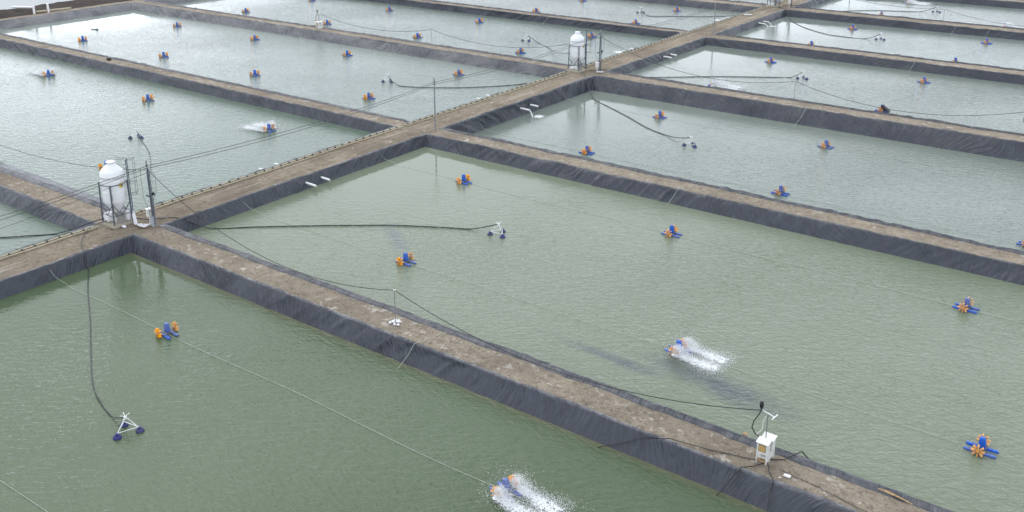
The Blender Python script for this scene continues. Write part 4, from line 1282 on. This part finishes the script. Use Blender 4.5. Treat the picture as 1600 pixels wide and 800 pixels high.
# cables trailing over the nearest dike from the cabinets
def ground_line(pts, r, label, m='cable'):
    out = []
    for i in range(len(pts) - 1):
        for k in range(6):
            t = k / 6
            a, b_ = Vector(pts[i]), Vector(pts[i + 1]); p = a.lerp(b_, t)
            out.append((p.x + 0.03 * math.sin(i * 3 + k), p.y, p.z))
    out.append(pts[-1])
    tag(MB().tube(out, r, 6).build('ground_cable', M[m]), label, 'cable', 'cables lying over the nearest dike')
ground_line([(-14.4, 40.6, 1.1), (-14.7, 40.1, 1.04), (-15.1, 39.5, 1.17), (-15.3, 38.95, 0.80), (-15.5, 38.6, 0.4), (-15.7, 38.25, 0.0)], 0.028, 'left black cable running from the cabinets down the liner into the green pond')
ground_line([(-14.2, 40.6, 1.1), (-13.9, 40.1, 1.04), (-13.5, 39.5, 1.17), (-13.4, 38.95, 0.80), (-13.3, 38.6, 0.4), (-13.2, 38.2, 0.0)], 0.028, 'right black cable running from the cabinets down the liner into the green pond')
ground_line([(-14.3, 41.1, 1.05), (-13.7, 41.5, 1.05), (-13.4, 42.0, 1.24), (-13.2, 42.5, 1.18), (-13.0, 43.5, 0.1)], 0.03, 'black cables crossing the rolled liner behind the cabinets')
ground_line([(-14.7, 40.7, 1.04), (-17, 40.1, 1.03), (-19.0, 39.6, 1.16), (-20.2, 39.15, 0.98), (-21.2, 38.65, 0.52), (-22.4, 38.2, 0.0)], 0.022, 'long thin cable leaving the cabinets and slanting down the liner')
ground_line([(-13.6, 40.6, 1.04), (-11.6, 40.4, 1.04), (-9.8, 40.0, 1.04), (-8.5, 39.9, 1.04)], 0.014, 'thin twine lying on the earth right of the cabinets')

# small things lying about
def planks():
    root = thing('bamboo_planks', 'pale bamboo sticks on the rolled liner of the nearest dike, bottom right', 'sticks')
    for k in range(3):
        MB().tube([(-9.3 + 0.1 * k, 41.85 + 0.07 * k, 1.12), (-8.0 + 0.15 * k, 41.70 - 0.05 * k, 1.13)], 0.03, 6).build('stick', M['wood'], root)
planks()
def litter(x, y, z, s, label, m, seed, flat=0.3):
    return lumpy('litter_scrap', (x, y, z), (s, s * 0.6, s * flat), M[m], label, 'litter', None, seed)
litter(-13.1, 40.3, 1.03, 0.35, 'torn white scrap on the earth right of the control cabinets', 'cloth', 41)
litter(-13.35, 40.0, 1.03, 0.12, 'tiny white scrap beside the torn one by the cabinets', 'cloth', 43)
litter(-125.6, 75.5, 1.02, 0.75, 'black bag lying on the dike at the upper left', 'black', 47, 0.45)
litter(-16.1, 42.3, 1.12, 0.3, 'reddish brown scrap on the rolled liner left of the cabinets', 'wood', 49)
MBd = MB().box((0, 0, 0), (1.5, 0.22, 0.10)).box((0.5, 0, 0.09), (0.35, 0.2, 0.12))
o = MBd.build('driftwood', M['darksteel'], bevel=0.03); o.location = (-154.2, 90.8, 0.04); o.rotation_euler = (0, 0, 0.25)
tag(o, 'dark driftwood on the bright calm water at the upper left', 'driftwood')
o = MB().tube([(0, -0.65, 0), (0, 0.65, 0)], 0.12, 10).build('spare_pipe', M['white']); o.location = (-68.4, 162.9, 1.13); o.rotation_euler = (0, 0, R(-60))
tag(o, 'short white pipe lying on the road near the farthest silo', 'pipe')
rt = thing('pipe_frame', 'white sluice pipes standing on the far bank at the top left corner', 'pipes', (-172.2, 90.2, 1.0))
MB().tube([(0, 0, 0), (0, 0, 1.5)], 0.20, 12).build('standpipe', M['white'], rt, smooth=True)
MB().tube([(0.5, 2.4, 0), (0.5, 2.4, 1.6)], 0.20, 12).build('standpipe', M['white'], rt, smooth=True)
MB().tube([(-5.2, -1.2, 0.9), (0.2, 0, 1.2)], 0.20, 12).build('sloping_pipe', M['white'], rt, smooth=True)
MB().tube([(0.2, 0.3, 0.35), (0.5, 2.4, 0.35), (1.0, 6.5, 0.30)], 0.16, 12).build('long_pipe', M['beige'], rt, smooth=True)

# clods and small stones scattered over the earth tops
def scatter():
    r = np.random.default_rng(5)
    areas = [(-65, 0, 39.75, 41.6, 2600), (-65, 0, 74.2, 76.1, 1500), (-65, -5, 107.5, 110.0, 900), (-69.0, -65.9, 5, 110, 3600), (-100, -70.5, 39.2, 41.3, 900), (-150, -70.5, 74.5, 76.3, 900)]
    vs = []; fs = []
    ico = [(0, 0, 1), (0.9, 0, -0.2), (-0.45, 0.8, -0.2), (-0.45, -0.8, -0.2), (0.2, 0.3, -0.7)]
    tri_ = [(0, 1, 2), (0, 2, 3), (0, 3, 1), (1, 4, 2), (2, 4, 3), (3, 4, 1)]
    for (x0, x1, y0, y1, n) in areas:
        X = r.uniform(x0, x1, n); Y = r.uniform(y0, y1, n)
        keep = vn(X * 0.8, Y * 0.8) > 0.42
        X = X[keep]; Y = Y[keep]; Z = earth_z(X, Y)
        for x, y, z in zip(X, Y, Z):
            s = 0.015 + 0.05 * r.random() ** 3; a = r.random() * 6.28; k = len(vs)
            for q in ico:
                u = q[0] * math.cos(a) - q[1] * math.sin(a); v = q[0] * math.sin(a) + q[1] * math.cos(a)
                vs.append((x + u * s * 1.3, y + v * s, z + q[2] * s * 0.7))
            fs.extend(tuple(i + k for i in f_) for f_ in tri_)
    me = bpy.data.meshes.new('earth_clods'); me.from_pydata(vs, [], fs)
    tag(link('earth_clods', me, M['earth']), 'loose earth clods scattered over the dikes and the road', 'clods', kind='stuff')
scatter()
